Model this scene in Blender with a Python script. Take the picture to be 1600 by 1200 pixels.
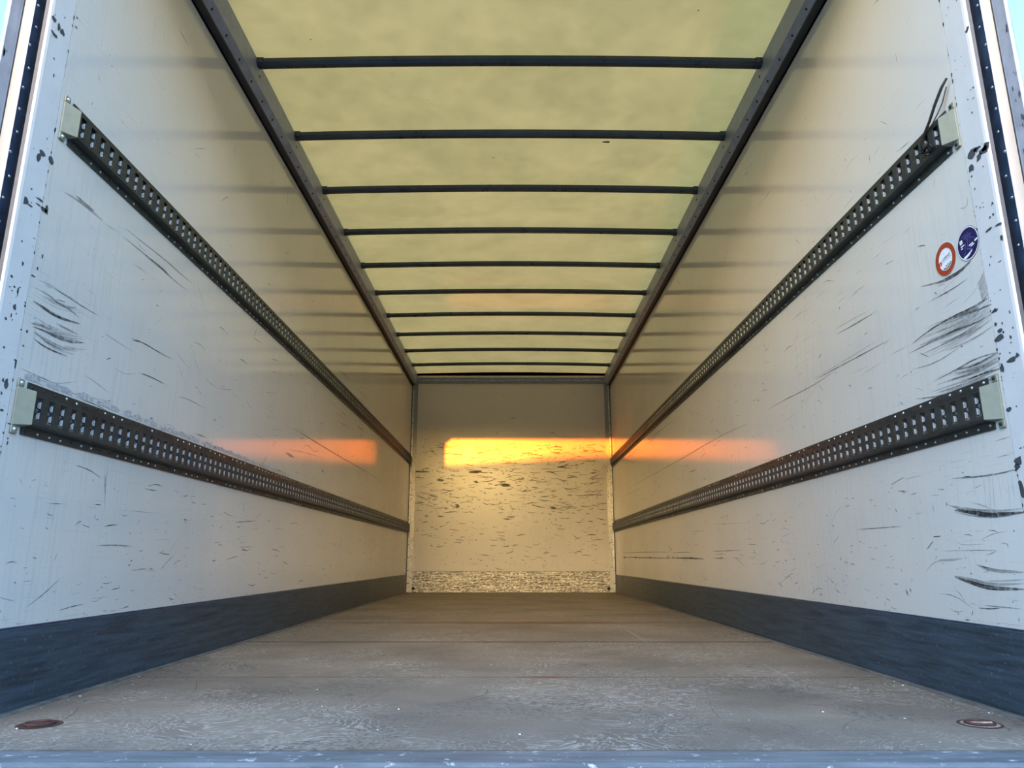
import bpy, math, random
from mathutils import Vector

for o in list(bpy.data.objects):
    bpy.data.objects.remove(o, do_unlink=True)
scene = bpy.context.scene
COL = scene.collection

# ------------------------------------------------------------------ camera, sky, sun, exposure
W, L, ZR = 1.225, 7.2, 2.60            # half width, inner length, roof height at the side rails
cam_data = bpy.data.cameras.new('camera')
cam_data.sensor_width = 36.0
cam_data.lens = 1130.0 / 1600.0 * 36.0
cam_data.clip_start = 0.02
cam = bpy.data.objects.new('camera', cam_data)
COL.objects.link(cam)
cam.location = (0.0112, -1.547, 0.3654)
cam.rotation_euler = (math.radians(90.0) + math.atan(275.0 / 1130.0), 0.0, 0.0)
scene.camera = cam

SUN_EL = math.atan(0.100)              # low evening sun behind the truck
SUN_AZ = math.atan(0.0615)             # a little from the left
world = bpy.data.worlds.new('evening_sky')
scene.world = world
world.use_nodes = True
wn, wl = world.node_tree.nodes, world.node_tree.links
wn.clear()
sky = wn.new('ShaderNodeTexSky')
sky.sky_type = 'NISHITA'
sky.sun_disc = False
sky.sun_elevation = SUN_EL
sky.sun_rotation = math.pi + SUN_AZ
sky.altitude = 100.0
sky.air_density = 1.0
sky.dust_density = 6.0
sky.ozone_density = 2.5
bg = wn.new('ShaderNodeBackground')
bg.inputs['Strength'].default_value = 2.6
wo = wn.new('ShaderNodeOutputWorld')
hsv = wn.new('ShaderNodeHueSaturation')
hsv.inputs['Saturation'].default_value = 1.24
wl.new(sky.outputs[0], hsv.inputs['Color'])
wl.new(hsv.outputs[0], bg.inputs['Color'])
wl.new(bg.outputs[0], wo.inputs['Surface'])

sun_data = bpy.data.lights.new('sun', 'SUN')
sun_data.energy = 7.0
sun_data.color = (1.0, 0.185, 0.010)
sun_data.angle = math.radians(0.55)
sun = bpy.data.objects.new('sun', sun_data)
COL.objects.link(sun)
sun_dir = Vector((math.tan(SUN_AZ), 1.0, -math.tan(SUN_EL))).normalized()
sun.rotation_euler = sun_dir.to_track_quat('-Z', 'Y').to_euler()
sun.location = (-2, -20, 8)

scene.view_settings.view_transform = 'Standard'
scene.view_settings.look = 'None'
scene.view_settings.gamma = 1.0
scene.view_settings.exposure = 0.68
scene.view_settings.use_curve_mapping = False

# ------------------------------------------------------------------ material helpers
def new_mat(name):
    m = bpy.data.materials.new(name)
    m.use_nodes = True
    nt = m.node_tree
    nt.nodes.clear()
    return m, nt

class G:
    """small node graph helper"""
    def __init__(s, nt): s.nt = nt
    def n(s, t, **kw):
        nd = s.nt.nodes.new(t)
        for k, v in kw.items(): setattr(nd, k, v)
        return nd
    def link(s, a, b): s.nt.links.new(a, b)
    def pos(s, scale=(1, 1, 1), loc=(0, 0, 0), rot=(0, 0, 0)):
        g = s.n('ShaderNodeNewGeometry')
        mp = s.n('ShaderNodeMapping')
        mp.inputs['Scale'].default_value = scale
        mp.inputs['Location'].default_value = loc
        mp.inputs['Rotation'].default_value = rot
        s.link(g.outputs['Position'], mp.inputs['Vector'])
        return mp.outputs['Vector']
    def noise(s, vec, scale, detail=3.0, rough=0.55, dist=0.0):
        nd = s.n('ShaderNodeTexNoise')
        nd.inputs['Scale'].default_value = scale
        nd.inputs['Detail'].default_value = detail
        nd.inputs['Roughness'].default_value = rough
        nd.inputs['Distortion'].default_value = dist
        s.link(vec, nd.inputs['Vector'])
        return nd.outputs['Fac']
    def ramp(s, fac, stops):
        nd = s.n('ShaderNodeValToRGB')
        el = nd.color_ramp.elements
        while len(el) > 1: el.remove(el[-1])
        for i, (p, c) in enumerate(stops):
            e = el[0] if i == 0 else el.new(p)
            e.position = p
            e.color = (c, c, c, 1) if not isinstance(c, tuple) else (c[0], c[1], c[2], 1)
        s.link(fac, nd.inputs['Fac'])
        return nd.outputs['Color']
    def math(s, op, a, b=None, clamp=False):
        nd = s.n('ShaderNodeMath', operation=op, use_clamp=clamp)
        for i, v in enumerate((a, b)):
            if v is None: continue
            if isinstance(v, (int, float)): nd.inputs[i].default_value = v
            else: s.link(v, nd.inputs[i])
        return nd.outputs[0]
    def mix(s, fac, a, b):
        nd = s.n('ShaderNodeMix', data_type='RGBA')
        for sock, v in ((nd.inputs[0], fac), (nd.inputs[6], a), (nd.inputs[7], b)):
            if isinstance(v, (int, float)): sock.default_value = v
            elif isinstance(v, tuple): sock.default_value = (v[0], v[1], v[2], 1)
            else: s.link(v, sock)
        return nd.outputs[2]
    def bump(s, height, strength, dist=0.01):
        nd = s.n('ShaderNodeBump')
        nd.inputs['Strength'].default_value = strength
        nd.inputs['Distance'].default_value = dist
        s.link(height, nd.inputs['Height'])
        return nd.outputs['Normal']
    def bsdf(s, color, rough=0.5, metal=0.0, normal=None, coat=0.0, spec=0.5):
        b = s.n('ShaderNodeBsdfPrincipled')
        for key, v in (('Base Color', color), ('Roughness', rough), ('Metallic', metal)):
            if isinstance(v, (int, float)): b.inputs[key].default_value = v
            elif isinstance(v, tuple): b.inputs[key].default_value = (v[0], v[1], v[2], 1)
            else: s.link(v, b.inputs[key])
        b.inputs['Specular IOR Level'].default_value = spec
        b.inputs['Coat Weight'].default_value = coat
        b.inputs['Coat Roughness'].default_value = 0.12
        if normal is not None: s.link(normal, b.inputs['Normal'])
        return b.outputs[0]
    def out(s, sh):
        o = s.n('ShaderNodeOutputMaterial')
        s.link(sh, o.inputs['Surface'])

def simple(name, col, rough=0.5, metal=0.0, var=0.25, scale=30.0, bump=0.0, coat=0.0):
    m, nt = new_mat(name); g = G(nt)
    nz = g.noise(g.pos(), scale, 4)
    c = g.mix(g.ramp(nz, [(0.3, 0.0), (0.7, 1.0)]), tuple(x * (1 - var) for x in col), tuple(min(1, x * (1 + var)) for x in col))
    r = g.math('ADD', g.math('MULTIPLY', nz, 0.2), rough - 0.1)
    g.out(g.bsdf(c, r, metal, g.bump(nz, bump, 0.003) if bump else None, coat))
    return m

def wall_material(name, col, along, rough=0.16, grain=0.10, spec=0.5):
    """white laminate on plywood: faint vertical grain, fine rubbed scratches running along the wall"""
    m, nt = new_mat(name); g = G(nt)
    st = (1.2, 1.2, 1.2)
    big = g.noise(g.pos(st), 1.3, 4, 0.6)
    base = g.mix(g.ramp(big, [(0.35, 0.0), (0.7, 1.0)]), tuple(x * 0.93 for x in col), col)
    sv = {'y': (1.0, 2.5, 55.0), 'x': (2.5, 1.0, 55.0)}[along]
    fine = g.noise(g.pos(sv), 3.0, 6, 0.62, 0.25)
    mask = g.noise(g.pos((1, 1, 1), (3, 7, 1)), 2.2, 4)
    fm = g.math('MULTIPLY', g.ramp(fine, [(0.60, 0.0), (0.74, 1.0)]), g.ramp(mask, [(0.42, 0.0), (0.68, 1.0)]))
    base = g.mix(g.math('MULTIPLY', fm, 0.45), base, (0.13, 0.12, 0.11))
    spk = g.noise(g.pos((1, 1, 1)), 95.0, 2, 0.5)
    sm = g.math('MULTIPLY', g.ramp(spk, [(0.73, 0.0), (0.78, 1.0)]), g.ramp(mask, [(0.35, 0.0), (0.6, 1.0)]))
    base = g.mix(g.math('MULTIPLY', sm, 0.6), base, (0.10, 0.09, 0.08))
    sg = {'y': (1.0, 70.0, 5.0), 'x': (70.0, 1.0, 5.0)}[along]
    gr = g.noise(g.pos(sg), 1.0, 3, 0.5)
    gm = g.ramp(g.noise(g.pos((1, 1, 1), (8, 3, 5)), 1.1, 3), [(0.45, 0.0), (0.65, 1.0)])
    base = g.mix(g.math('MULTIPLY', g.math('MULTIPLY', g.ramp(gr, [(0.50, 0.0), (0.70, 1.0)]), gm), 0.15), base, (0.25, 0.24, 0.22))
    wav = g.noise(g.pos((1, 1, 1)), 5.0, 2)
    hgt = g.math('ADD', g.math('MULTIPLY', gr, grain), g.math('MULTIPLY', wav, 0.25))
    rr = g.math('ADD', g.math('MULTIPLY', big, 0.10), rough - 0.04)
    g.out(g.bsdf(base, rr, 0.0, g.bump(hgt, 0.10, 0.01), 0.0, spec))
    return m

M = {}
M['wall'] = wall_material('white_laminate', (0.655, 0.618, 0.56), 'y', 0.08, 0.10, 0.5)
M['back'] = wall_material('white_laminate_back', (0.58, 0.54, 0.50), 'x', 0.23, 0.10, 0.5)
M['post'] = simple('white_painted_steel', (0.64, 0.615, 0.59), 0.35, 0, 0.05, 9.0, 0.05)
M['cream'] = simple('cream_painted_steel', (0.44, 0.40, 0.36), 0.4, 0, 0.06, 12.0, 0.05)
M['edge_grey'] = simple('grey_edge_steel', (0.27, 0.29, 0.33), 0.4, 0.1, 0.2, 14.0, 0.08)
M['seal'] = simple('navy_rubber_seal', (0.030, 0.046, 0.078), 0.34, 0, 0.4, 22.0, 0.1)
M['strip_brown'] = simple('grey_brown_strip', (0.085, 0.072, 0.07), 0.5, 0, 0.2, 30.0)
M['alu'] = simple('dull_aluminium', (0.50, 0.49, 0.47), 0.42, 0.7, 0.25, 40.0, 0.05)
M['edge_strip'] = simple('dirty_edge_strip', (0.15, 0.145, 0.135), 0.6, 0.1, 0.4, 18.0, 0.1)
M['lobe_highlight'] = simple('highlight_metal', (0.88, 0.88, 0.88), 0.30, 0.55, 0.1, 60.0)  # bright colour stands in for the highlights on the tab lobes
M['silver'] = simple('rivet_silver', (0.75, 0.76, 0.78), 0.25, 0.8, 0.1, 60.0)
M['rail_roof'] = simple('dark_blue_grey_aluminium', (0.29, 0.315, 0.385), 0.42, 0.1, 0.15, 20.0, 0.03)
M['lip'] = simple('shaded_rail_lip', (0.045, 0.046, 0.048), 0.5, 0.1, 0.2, 20.0)  # dark colour holds the shade on the down-facing lip
M['rivet_dark'] = simple('dark_rivet', (0.015, 0.015, 0.018), 0.5, 0.3, 0.2, 60.0)
M['bow'] = simple('galvanised_bow_steel', (0.045, 0.058, 0.072), 0.30, 0.3, 0.2, 12.0, 0.03)
M['cap'] = simple('sage_end_cap', (0.22, 0.23, 0.175), 0.45, 0.0, 0.08, 40.0)
M['black'] = simple('black_nylon', (0.004, 0.004, 0.005), 0.7, 0, 0.3, 80.0)
M['rust'] = simple('rusty_steel', (0.062, 0.026, 0.020), 0.8, 0.1, 0.55, 70.0, 0.3)
M['pale_metal'] = simple('scuffed_bare_steel', (0.40, 0.33, 0.28), 0.5, 0.3, 0.5, 90.0, 0.2)
M['torn'] = simple('torn_laminate_fibre', (0.42, 0.40, 0.385), 0.8, 0, 0.35, 90.0, 0.3)
M['crumb'] = simple('white_crumbs', (0.55, 0.54, 0.50), 0.8, 0, 0.3, 60.0)
M['red'] = simple('red_vinyl', (0.40, 0.050, 0.016), 0.35, 0, 0.18, 120.0)
M['dark_red'] = simple('dark_red_print', (0.22, 0.025, 0.012), 0.4, 0, 0.2, 120.0)
M['vinyl_white'] = simple('white_vinyl', (0.82, 0.83, 0.85), 0.3, 0, 0.04, 60.0)
M['blue'] = simple('blue_vinyl', (0.004, 0.004, 0.075), 0.35, 0, 0.3, 60.0)
M['pale_blue'] = simple('pale_blue_print', (0.07, 0.07, 0.26), 0.4, 0, 0.3, 120.0)
M['ink'] = simple('black_print', (0.02, 0.02, 0.03), 0.4, 0, 0.2, 120.0)
M['logo_red'] = simple('red_print', (0.62, 0.05, 0.04), 0.4, 0, 0.1, 120.0)
M['asphalt'] = simple('asphalt', (0.085, 0.08, 0.078), 0.9, 0, 0.3, 6.0, 0.2)
M['deck'] = simple('dark_tread_plate', (0.09, 0.09, 0.095), 0.7, 0.0, 0.3, 25.0, 0.3)
M['render'] = simple('grey_render', (0.22, 0.20, 0.18), 0.9, 0, 0.15, 4.0)
M['block_trim'] = simple('dark_block_trim', (0.06, 0.055, 0.05), 0.7, 0, 0.2, 8.0)

def chip_material():
    m, nt = new_mat('chipped_paint'); g = G(nt)
    nz = g.noise(g.pos(), 60.0, 4)
    g.out(g.bsdf(g.mix(nz, (0.018, 0.022, 0.026), (0.085, 0.10, 0.11)), 0.6))
    return m
M['chip'] = chip_material()

def scuff_material(name, col, along, rough=0.6):
    """rubbed rubber and scratch marks: streaky, opacity from the point attribute 'opa'"""
    m, nt = new_mat(name); g = G(nt)
    sv = {'y': (1.0, 9.0, 230.0), 'x': (9.0, 1.0, 230.0)}[along]
    st = g.noise(g.pos(sv), 1.0, 4, 0.6)
    br = g.noise(g.pos(), 70.0, 3)
    at = g.n('ShaderNodeAttribute', attribute_name='opa')
    f = g.math('MULTIPLY', g.math('ADD', g.ramp(st, [(0.30, 0.45), (0.55, 1.0)]), 0.0), g.ramp(br, [(0.30, 0.45), (0.55, 1.0)]))
    f = g.math('MULTIPLY', f, at.outputs['Fac'], True)
    mixs = g.n('ShaderNodeMixShader')
    tr = g.n('ShaderNodeBsdfTransparent')
    g.link(f, mixs.inputs[0]); g.link(tr.outputs[0], mixs.inputs[1])
    g.link(g.bsdf(col, rough), mixs.inputs[2])
    g.out(mixs.outputs[0])
    return m
M['scuff'] = scuff_material('black_rubber_scuff', (0.022, 0.024, 0.030), 'y')
M['scuff_back'] = scuff_material('brown_scrape', (0.040, 0.026, 0.018), 'x')
M['scratch_light'] = scuff_material('pale_floor_scratch', (0.42, 0.39, 0.36), 'x')
M['scratch_dark'] = scuff_material('dark_floor_scratch', (0.035, 0.033, 0.032), 'x')

def etrack_material():
    m, nt = new_mat('olive_grey_track_steel'); g = G(nt)
    a = g.noise(g.pos((1, 4, 14)), 3.0, 5, 0.6)
    w = g.noise(g.pos((1, 1, 1)), 30.0, 4)
    c = g.mix(g.ramp(a, [(0.35, 0.0), (0.65, 1.0)]), (0.021, 0.028, 0.029), (0.039, 0.049, 0.049))
    c = g.mix(g.math('MULTIPLY', g.ramp(w, [(0.66, 0.0), (0.76, 1.0)]), 0.35), c, (0.14, 0.135, 0.12))
    g.out(g.bsdf(c, 0.42, 0.25, g.bump(w, 0.08, 0.002)))
    return m
M['etrack'] = etrack_material()

def kick_material():
    """dark blue-grey coated kick board, rubbed through to pale metal towards the bulkhead"""
    m, nt = new_mat('blue_grey_kick_board'); g = G(nt)
    geo = g.n('ShaderNodeNewGeometry'); sep = g.n('ShaderNodeSeparateXYZ')
    g.link(geo.outputs['Position'], sep.inputs[0])
    st = g.noise(g.pos((1, 1.6, 26)), 2.4, 6, 0.65, 0.3)
    sp = g.noise(g.pos((1, 1, 1.6)), 46.0, 4, 0.7)
    vt = g.noise(g.pos((1, 30, 2)), 1.6, 4, 0.6)
    c = g.mix(g.ramp(st, [(0.35, 0.0), (0.62, 1.0)]), (0.015, 0.027, 0.038), (0.040, 0.068, 0.095))
    c = g.mix(g.math('MULTIPLY', g.ramp(sp, [(0.59, 0.0), (0.70, 1.0)]), 0.42), c, (0.17, 0.20, 0.22))
    c = g.mix(g.math('MULTIPLY', g.ramp(vt, [(0.66, 0.0), (0.76, 1.0)]), 0.35), c, (0.22, 0.25, 0.27))
    wear = g.n('ShaderNodeMapRange')
    wear.inputs['From Min'].default_value = 4.6; wear.inputs['From Max'].default_value = 7.2
    g.link(sep.outputs['Y'], wear.inputs['Value'])
    wf = g.math('MULTIPLY', wear.outputs[0], g.ramp(g.math('ADD', g.math('MULTIPLY', vt, 0.5), g.math('MULTIPLY', sp, 0.5)), [(0.42, 0.0), (0.60, 1.0)]))
    c = g.mix(g.math('MULTIPLY', wf, 0.75), c, (0.42, 0.38, 0.33))
    g.out(g.bsdf(c, g.math('ADD', g.math('MULTIPLY', sp, 0.3), 0.34), 0.0, g.bump(st, 0.12, 0.004)))
    return m
M['kick'] = kick_material()

def kick_back_material():
    m, nt = new_mat('worn_galvanised_plate'); g = G(nt)
    sp = g.noise(g.pos((1, 1, 2.2)), 34.0, 6, 0.78)
    st = g.noise(g.pos((2.2, 1, 42)), 2.6, 5, 0.65)
    geo = g.n('ShaderNodeNewGeometry'); sep = g.n('ShaderNodeSeparateXYZ')
    g.link(geo.outputs['Position'], sep.inputs[0])
    c = g.mix(g.ramp(st, [(0.40, 0.0), (0.62, 1.0)]), (0.055, 0.056, 0.054), (0.40, 0.37, 0.32))
    c = g.mix(g.ramp(sp, [(0.50, 0.0), (0.60, 1.0)]), c, (0.72, 0.66, 0.56))
    dk = g.noise(g.pos((1, 1, 2)), 60.0, 3, 0.6)
    c = g.mix(g.ramp(dk, [(0.62, 0.0), (0.68, 1.0)]), c, (0.03, 0.025, 0.02))
    g.out(g.bsdf(c, 0.42, 0.3, g.bump(sp, 0.2, 0.003)))
    return m
M['kick_back'] = kick_back_material()

def corner_material():
    """aluminium corner profile, its paint rubbed and spotted below shoulder height"""
    m, nt = new_mat('spotted_corner_aluminium'); g = G(nt)
    geo = g.n('ShaderNodeNewGeometry'); sep = g.n('ShaderNodeSeparateXYZ')
    g.link(geo.outputs['Position'], sep.inputs[0])
    sp = g.noise(g.pos(), 75.0, 4, 0.7)
    mr = g.n('ShaderNodeMapRange')
    mr.inputs['From Min'].default_value = 1.80; mr.inputs['From Max'].default_value = 1.55
    g.link(sep.outputs['Z'], mr.inputs['Value'])
    c = g.mix(mr.outputs[0], (0.25, 0.255, 0.25), (0.46, 0.44, 0.41))
    c = g.mix(g.math('MULTIPLY', g.ramp(sp, [(0.55, 0.0), (0.62, 1.0)]), mr.outputs[0]), c, (0.06, 0.05, 0.045))
    g.out(g.bsdf(c, 0.38, 0.35))
    return m
M['corner'] = corner_material()

def roof_material():
    """translucent yellowed fibreglass sheet"""
    m, nt = new_mat('translucent_fibreglass'); g = G(nt)
    a = g.noise(g.pos((1, 1, 1)), 3.2, 5, 0.6, 0.4)
    b = g.noise(g.pos((1, 1, 1), (5, 2, 0)), 11.0, 4, 0.6)
    f = g.math('ADD', g.math('MULTIPLY', a, 0.7), g.math('MULTIPLY', b, 0.3))
    c = g.mix(g.ramp(f, [(0.36, 0.0), (0.64, 1.0)]), (0.195, 0.138, 0.043), (0.262, 0.180, 0.058))
    tr = g.n('ShaderNodeBsdfTranslucent'); g.link(c, tr.inputs['Color'])
    df = g.n('ShaderNodeBsdfDiffuse'); g.link(g.mix(0.0, (0.62, 0.56, 0.34), (0, 0, 0)), df.inputs['Color'])
    m1 = g.n('ShaderNodeMixShader'); m1.inputs[0].default_value = 0.30
    g.link(tr.outputs[0], m1.inputs[1]); g.link(df.outputs[0], m1.inputs[2])
    gl = g.n('ShaderNodeBsdfGlossy'); gl.inputs['Roughness'].default_value = 0.16
    fr = g.n('ShaderNodeFresnel'); fr.inputs['IOR'].default_value = 1.45
    nrm = g.bump(b, 0.10, 0.01)
    g.link(nrm, gl.inputs['Normal']); g.link(nrm, fr.inputs['Normal'])
    m2 = g.n('ShaderNodeMixShader')
    g.link(fr.outputs[0], m2.inputs[0]); g.link(m1.outputs[0], m2.inputs[1]); g.link(gl.outputs[0], m2.inputs[2])
    g.out(m2.outputs[0])
    return m
M['roof'] = roof_material()

def floor_material():
    """worn film-faced plywood: swirling scratches, grey patches, rust along two seams"""
    m, nt = new_mat('worn_plywood_floor'); g = G(nt)
    geo = g.n('ShaderNodeNewGeometry'); sep = g.n('ShaderNodeSeparateXYZ')
    g.link(geo.outputs['Position'], sep.inputs[0])
    big = g.noise(g.pos((1, 1.4, 1)), 1.5, 5, 0.62, 0.4)
    c = g.mix(g.ramp(big, [(0.36, 0.0), (0.66, 1.0)]), (0.130, 0.108, 0.085), (0.220, 0.178, 0.134))
    sw = g.noise(g.pos((1, 1.2, 1)), 3.4, 4, 0.55, 3.2)
    band = g.math('ABSOLUTE', g.math('SUBTRACT', g.math('FRACT', g.math('MULTIPLY', sw, 11.0)), 0.5))
    lines = g.ramp(band, [(0.0, 1.0), (0.20, 0.0)])
    msk = g.ramp(g.noise(g.pos((1, 1, 1), (4, 1, 0)), 2.0, 4), [(0.42, 0.0), (0.58, 1.0)])
    c = g.mix(g.math('MULTIPLY', g.math('MULTIPLY', lines, msk), 0.8), c, (0.40, 0.36, 0.31))
    sw2 = g.noise(g.pos((1, 1.2, 1), (9, 3, 0)), 4.6, 5, 0.55, 2.6)
    b2 = g.math('ABSOLUTE', g.math('SUBTRACT', g.math('FRACT', g.math('MULTIPLY', sw2, 9.0)), 0.5))
    l2 = g.ramp(b2, [(0.0, 1.0), (0.20, 0.0)])
    ms2 = g.ramp(g.noise(g.pos((1, 1, 1), (14, 6, 0)), 2.6, 4), [(0.48, 0.0), (0.62, 1.0)])
    c = g.mix(g.math('MULTIPLY', g.math('MULTIPLY', l2, ms2), 0.85), c, (0.055, 0.052, 0.050))
    fine = g.noise(g.pos((3, 26, 1), (0, 0, 0), (0, 0, 0.35)), 5.0, 5, 0.65)
    c = g.mix(g.math('MULTIPLY', g.ramp(fine, [(0.56, 0.0), (0.72, 1.0)]), 0.30), c, (0.075, 0.070, 0.066))
    gn = g.noise(g.pos((1, 1, 1)), 120.0, 3, 0.6)
    c = g.mix(g.math('MULTIPLY', g.ramp(gn, [(0.45, 0.0), (0.7, 1.0)]), 0.22), c, (0.28, 0.25, 0.22))
    # rust stains lying on the seams
    rn = g.noise(g.pos((2, 10, 1)), 2.2, 4)
    for (yy, hw, x0, hx, s) in ((3.005, 0.13, 0.05, 0.85, 0.95), (0.932, 0.030, 0.12, 0.14, 0.8)):
        dy = g.math('DIVIDE', g.math('ABSOLUTE', g.math('SUBTRACT', sep.outputs['Y'], yy)), hw)
        dx = g.math('DIVIDE', g.math('ABSOLUTE', g.math('SUBTRACT', sep.outputs['X'], x0)), hx)
        d = g.math('ADD', g.math('POWER', dy, 2.0), g.math('POWER', dx, 2.0))
        f = g.math('MULTIPLY', g.math('SUBTRACT', 1.0, d, True), g.math('MULTIPLY', g.ramp(rn, [(0.3, 0.3), (0.6, 1.0)]), s))
        c = g.mix(f, c, (0.17, 0.068, 0.028))
    # trodden dirt packed along the joints between the sheets
    dn = g.ramp(g.noise(g.pos((3, 14, 1), (2, 5, 0)), 2.0, 4), [(0.30, 0.45), (0.60, 1.0)])
    for (yy, hw, s) in ((1.959, 0.022, 0.85), (3.005, 0.026, 0.6), (0.932, 0.007, 0.5), (0.006, 0.012, 0.7)):
        dy = g.math('DIVIDE', g.math('ABSOLUTE', g.math('SUBTRACT', sep.outputs['Y'], yy)), hw)
        f = g.math('MULTIPLY', g.math('SUBTRACT', 1.0, g.math('POWER', dy, 2.0), True), g.math('MULTIPLY', dn, s))
        c = g.mix(f, c, (0.018, 0.014, 0.011))
    hgt = g.math('ADD', g.math('MULTIPLY', lines, -0.3), g.math('MULTIPLY', gn, 0.4))
    g.out(g.bsdf(c, g.math('ADD', g.math('MULTIPLY', big, 0.25), 0.48), 0.0, g.bump(hgt, 0.25, 0.002), 0.0, 0.18))
    return m
M['floor'] = floor_material()

def sill_material(name, a, b, chipc, lo, hi, rough=0.5):
    m, nt = new_mat(name); g = G(nt)
    st = g.noise(g.pos((1.2, 9, 9)), 4.0, 5, 0.65)
    sp = g.noise(g.pos((1, 1.6, 1)), 24.0, 5, 0.7)
    c = g.mix(g.ramp(st, [(0.35, 0.0), (0.65, 1.0)]), a, b)
    c = g.mix(g.ramp(sp, [(lo, 0.0), (hi, 1.0)]), c, chipc)
    g.out(g.bsdf(c, rough, 0.0, g.bump(sp, 0.15, 0.003), 0.0, 0.3))
    return m
M['sill'] = sill_material('blue_grey_sill_steel', (0.085, 0.093, 0.098), (0.155, 0.163, 0.168), (0.45, 0.45, 0.44), 0.60, 0.68)
M['lift'] = sill_material('chipped_white_platform', (0.82, 0.79, 0.68), (0.92, 0.88, 0.78), (0.16, 0.11, 0.08), 0.62, 0.66, 0.9)

# ------------------------------------------------------------------ mesh helpers
class MB:
    def __init__(s): s.v, s.f, s.a = [], [], []
    def quad(s, a, b, c, d):
        n = len(s.v); s.v += [a, b, c, d]; s.f.append((n, n + 1, n + 2, n + 3))
    def box(s, x0, x1, y0, y1, z0, z1):
        n = len(s.v)
        s.v += [(x, y, z) for z in (z0, z1) for y in (y0, y1) for x in (x0, x1)]
        for q in ((0, 2, 3, 1), (4, 5, 7, 6), (0, 1, 5, 4), (2, 6, 7, 3), (0, 4, 6, 2), (1, 3, 7, 5)):
            s.f.append(tuple(n + i for i in q))
    def prism(s, pts, place, t0, t1, closed=True):
        """extrude 2-D outline; place(u, v, t) -> xyz"""
        n, k = len(s.v), len(pts)
        s.v += [place(u, v, t0) for u, v in pts] + [place(u, v, t1) for u, v in pts]
        for i in range(k if closed else k - 1):
            j = (i + 1) % k
            s.f.append((n + i, n + j, n + k + j, n + k + i))
        if closed:
            s.f.append(tuple(n + i for i in reversed(range(k))))
            s.f.append(tuple(n + k + i for i in range(k)))
    def dome(s, c, nrm, r, hgt, seg=8):
        c, nrm = Vector(c), Vector(nrm).normalized()
        u = nrm.orthogonal().normalized(); w = nrm.cross(u)
        n = len(s.v)
        for rr, hh in ((1.0, 0.0), (0.72, 0.7)):
            for i in range(seg):
                a = 2 * math.pi * i / seg
                s.v.append(tuple(c + u * (math.cos(a) * r * rr) + w * (math.sin(a) * r * rr) + nrm * hgt * hh))
        s.v.append(tuple(c + nrm * hgt))
        for i in range(seg):
            j = (i + 1) % seg
            s.f.append((n + i, n + j, n + seg + j, n + seg + i))
            s.f.append((n + seg + i, n + seg + j, n + 2 * seg))
    def poly(s, pts):
        n = len(s.v); s.v += [tuple(p) for p in pts]; s.f.append(tuple(range(n, n + len(pts))))
    def ring(s, place, r0, r1, seg=48, a0=0.0, a1=2 * math.pi):
        n = len(s.v); full = abs(a1 - a0 - 2 * math.pi) < 1e-6
        k = seg if full else seg + 1
        for i in range(k):
            a = a0 + (a1 - a0) * i / seg
            s.v += [place(math.cos(a) * r0, math.sin(a) * r0), place(math.cos(a) * r1, math.sin(a) * r1)]
        for i in range(seg):
            j = (i + 1) % k
            s.f.append((n + 2 * i, n + 2 * i + 1, n + 2 * j + 1, n + 2 * j))
    def tube(s, pts, r, seg=8, flat=1.0):
        P = [Vector(p) for p in pts]; n = len(s.v); up = None
        for i, p in enumerate(P):
            t = (P[min(i + 1, len(P) - 1)] - P[max(i - 1, 0)]).normalized()
            u = t.orthogonal().normalized() if up is None else (up - t * up.dot(t)).normalized()
            up = u; w = t.cross(u)
            rr = r[i] if isinstance(r, (list, tuple)) else r
            for k in range(seg):
                a = 2 * math.pi * k / seg
                s.v.append(tuple(p + u * math.cos(a) * rr + w * math.sin(a) * rr * flat))
        for i in range(len(P) - 1):
            for k in range(seg):
                j = (k + 1) % seg
                s.f.append((n + i * seg + k, n + i * seg + j, n + (i + 1) * seg + j, n + (i + 1) * seg + k))
        s.f.append(tuple(n + k for k in reversed(range(seg))))
        s.f.append(tuple(n + (len(P) - 1) * seg + k for k in range(seg)))
    def stroke(s, pts, place, w, opa):
        """flat tapered mark lying on a surface; place(a, b) -> xyz"""
        P = [Vector((a, b)) for a, b in pts]
        if len(P) > 2:                                    # one round of corner cutting
            Q = [P[0]]
            for i in range(len(P) - 1):
                Q += [P[i].lerp(P[i + 1], 0.25), P[i].lerp(P[i + 1], 0.75)]
            P = Q + [P[-1]]
        else:
            P = [P[0], P[0].lerp(P[1], 0.5), P[1]]
        n, k = len(s.v), len(P)
        for i, p in enumerate(P):
            t = P[min(i + 1, k - 1)] - P[max(i - 1, 0)]
            nn = Vector((-t.y, t.x)); nn = nn.normalized() if nn.length > 0 else Vector((0, 1))
            f = i / (k - 1)
            ww = w * 0.5 * max(0.12, math.sin(math.pi * (0.08 + 0.84 * f)))
            for sg in (-1, 1):
                q = p + nn * ww * sg
                s.v.append(place(q.x, q.y))
                s.a.append(opa * (0.55 + 0.45 * math.sin(math.pi * f)))
        for i in range(k - 1):
            s.f.append((n + 2 * i, n + 2 * i + 1, n + 2 * i + 3, n + 2 * i + 2))
    def blob(s, a, b, ra, rb, place, rng):
        k = 9; pts = []
        ph = rng.uniform(0, 6.28)
        for i in range(k):
            t = 2 * math.pi * i / k
            r = rng.uniform(0.55, 1.2)
            pts.append(place(a + math.cos(t) * ra * r, b + math.sin(t) * rb * r))
        s.poly(pts)
    def mesh(s, name, mat, smooth=False):
        me = bpy.data.meshes.new(name)
        me.from_pydata([tuple(v) for v in s.v], [], s.f)
        me.materials.append(M[mat])
        if s.a:
            at = me.attributes.new('opa', 'FLOAT', 'POINT')
            at.data.foreach_set('value', s.a)
        if smooth:
            me.polygons.foreach_set('use_smooth', [True] * len(me.polygons))
        me.update()
        return me
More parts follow.
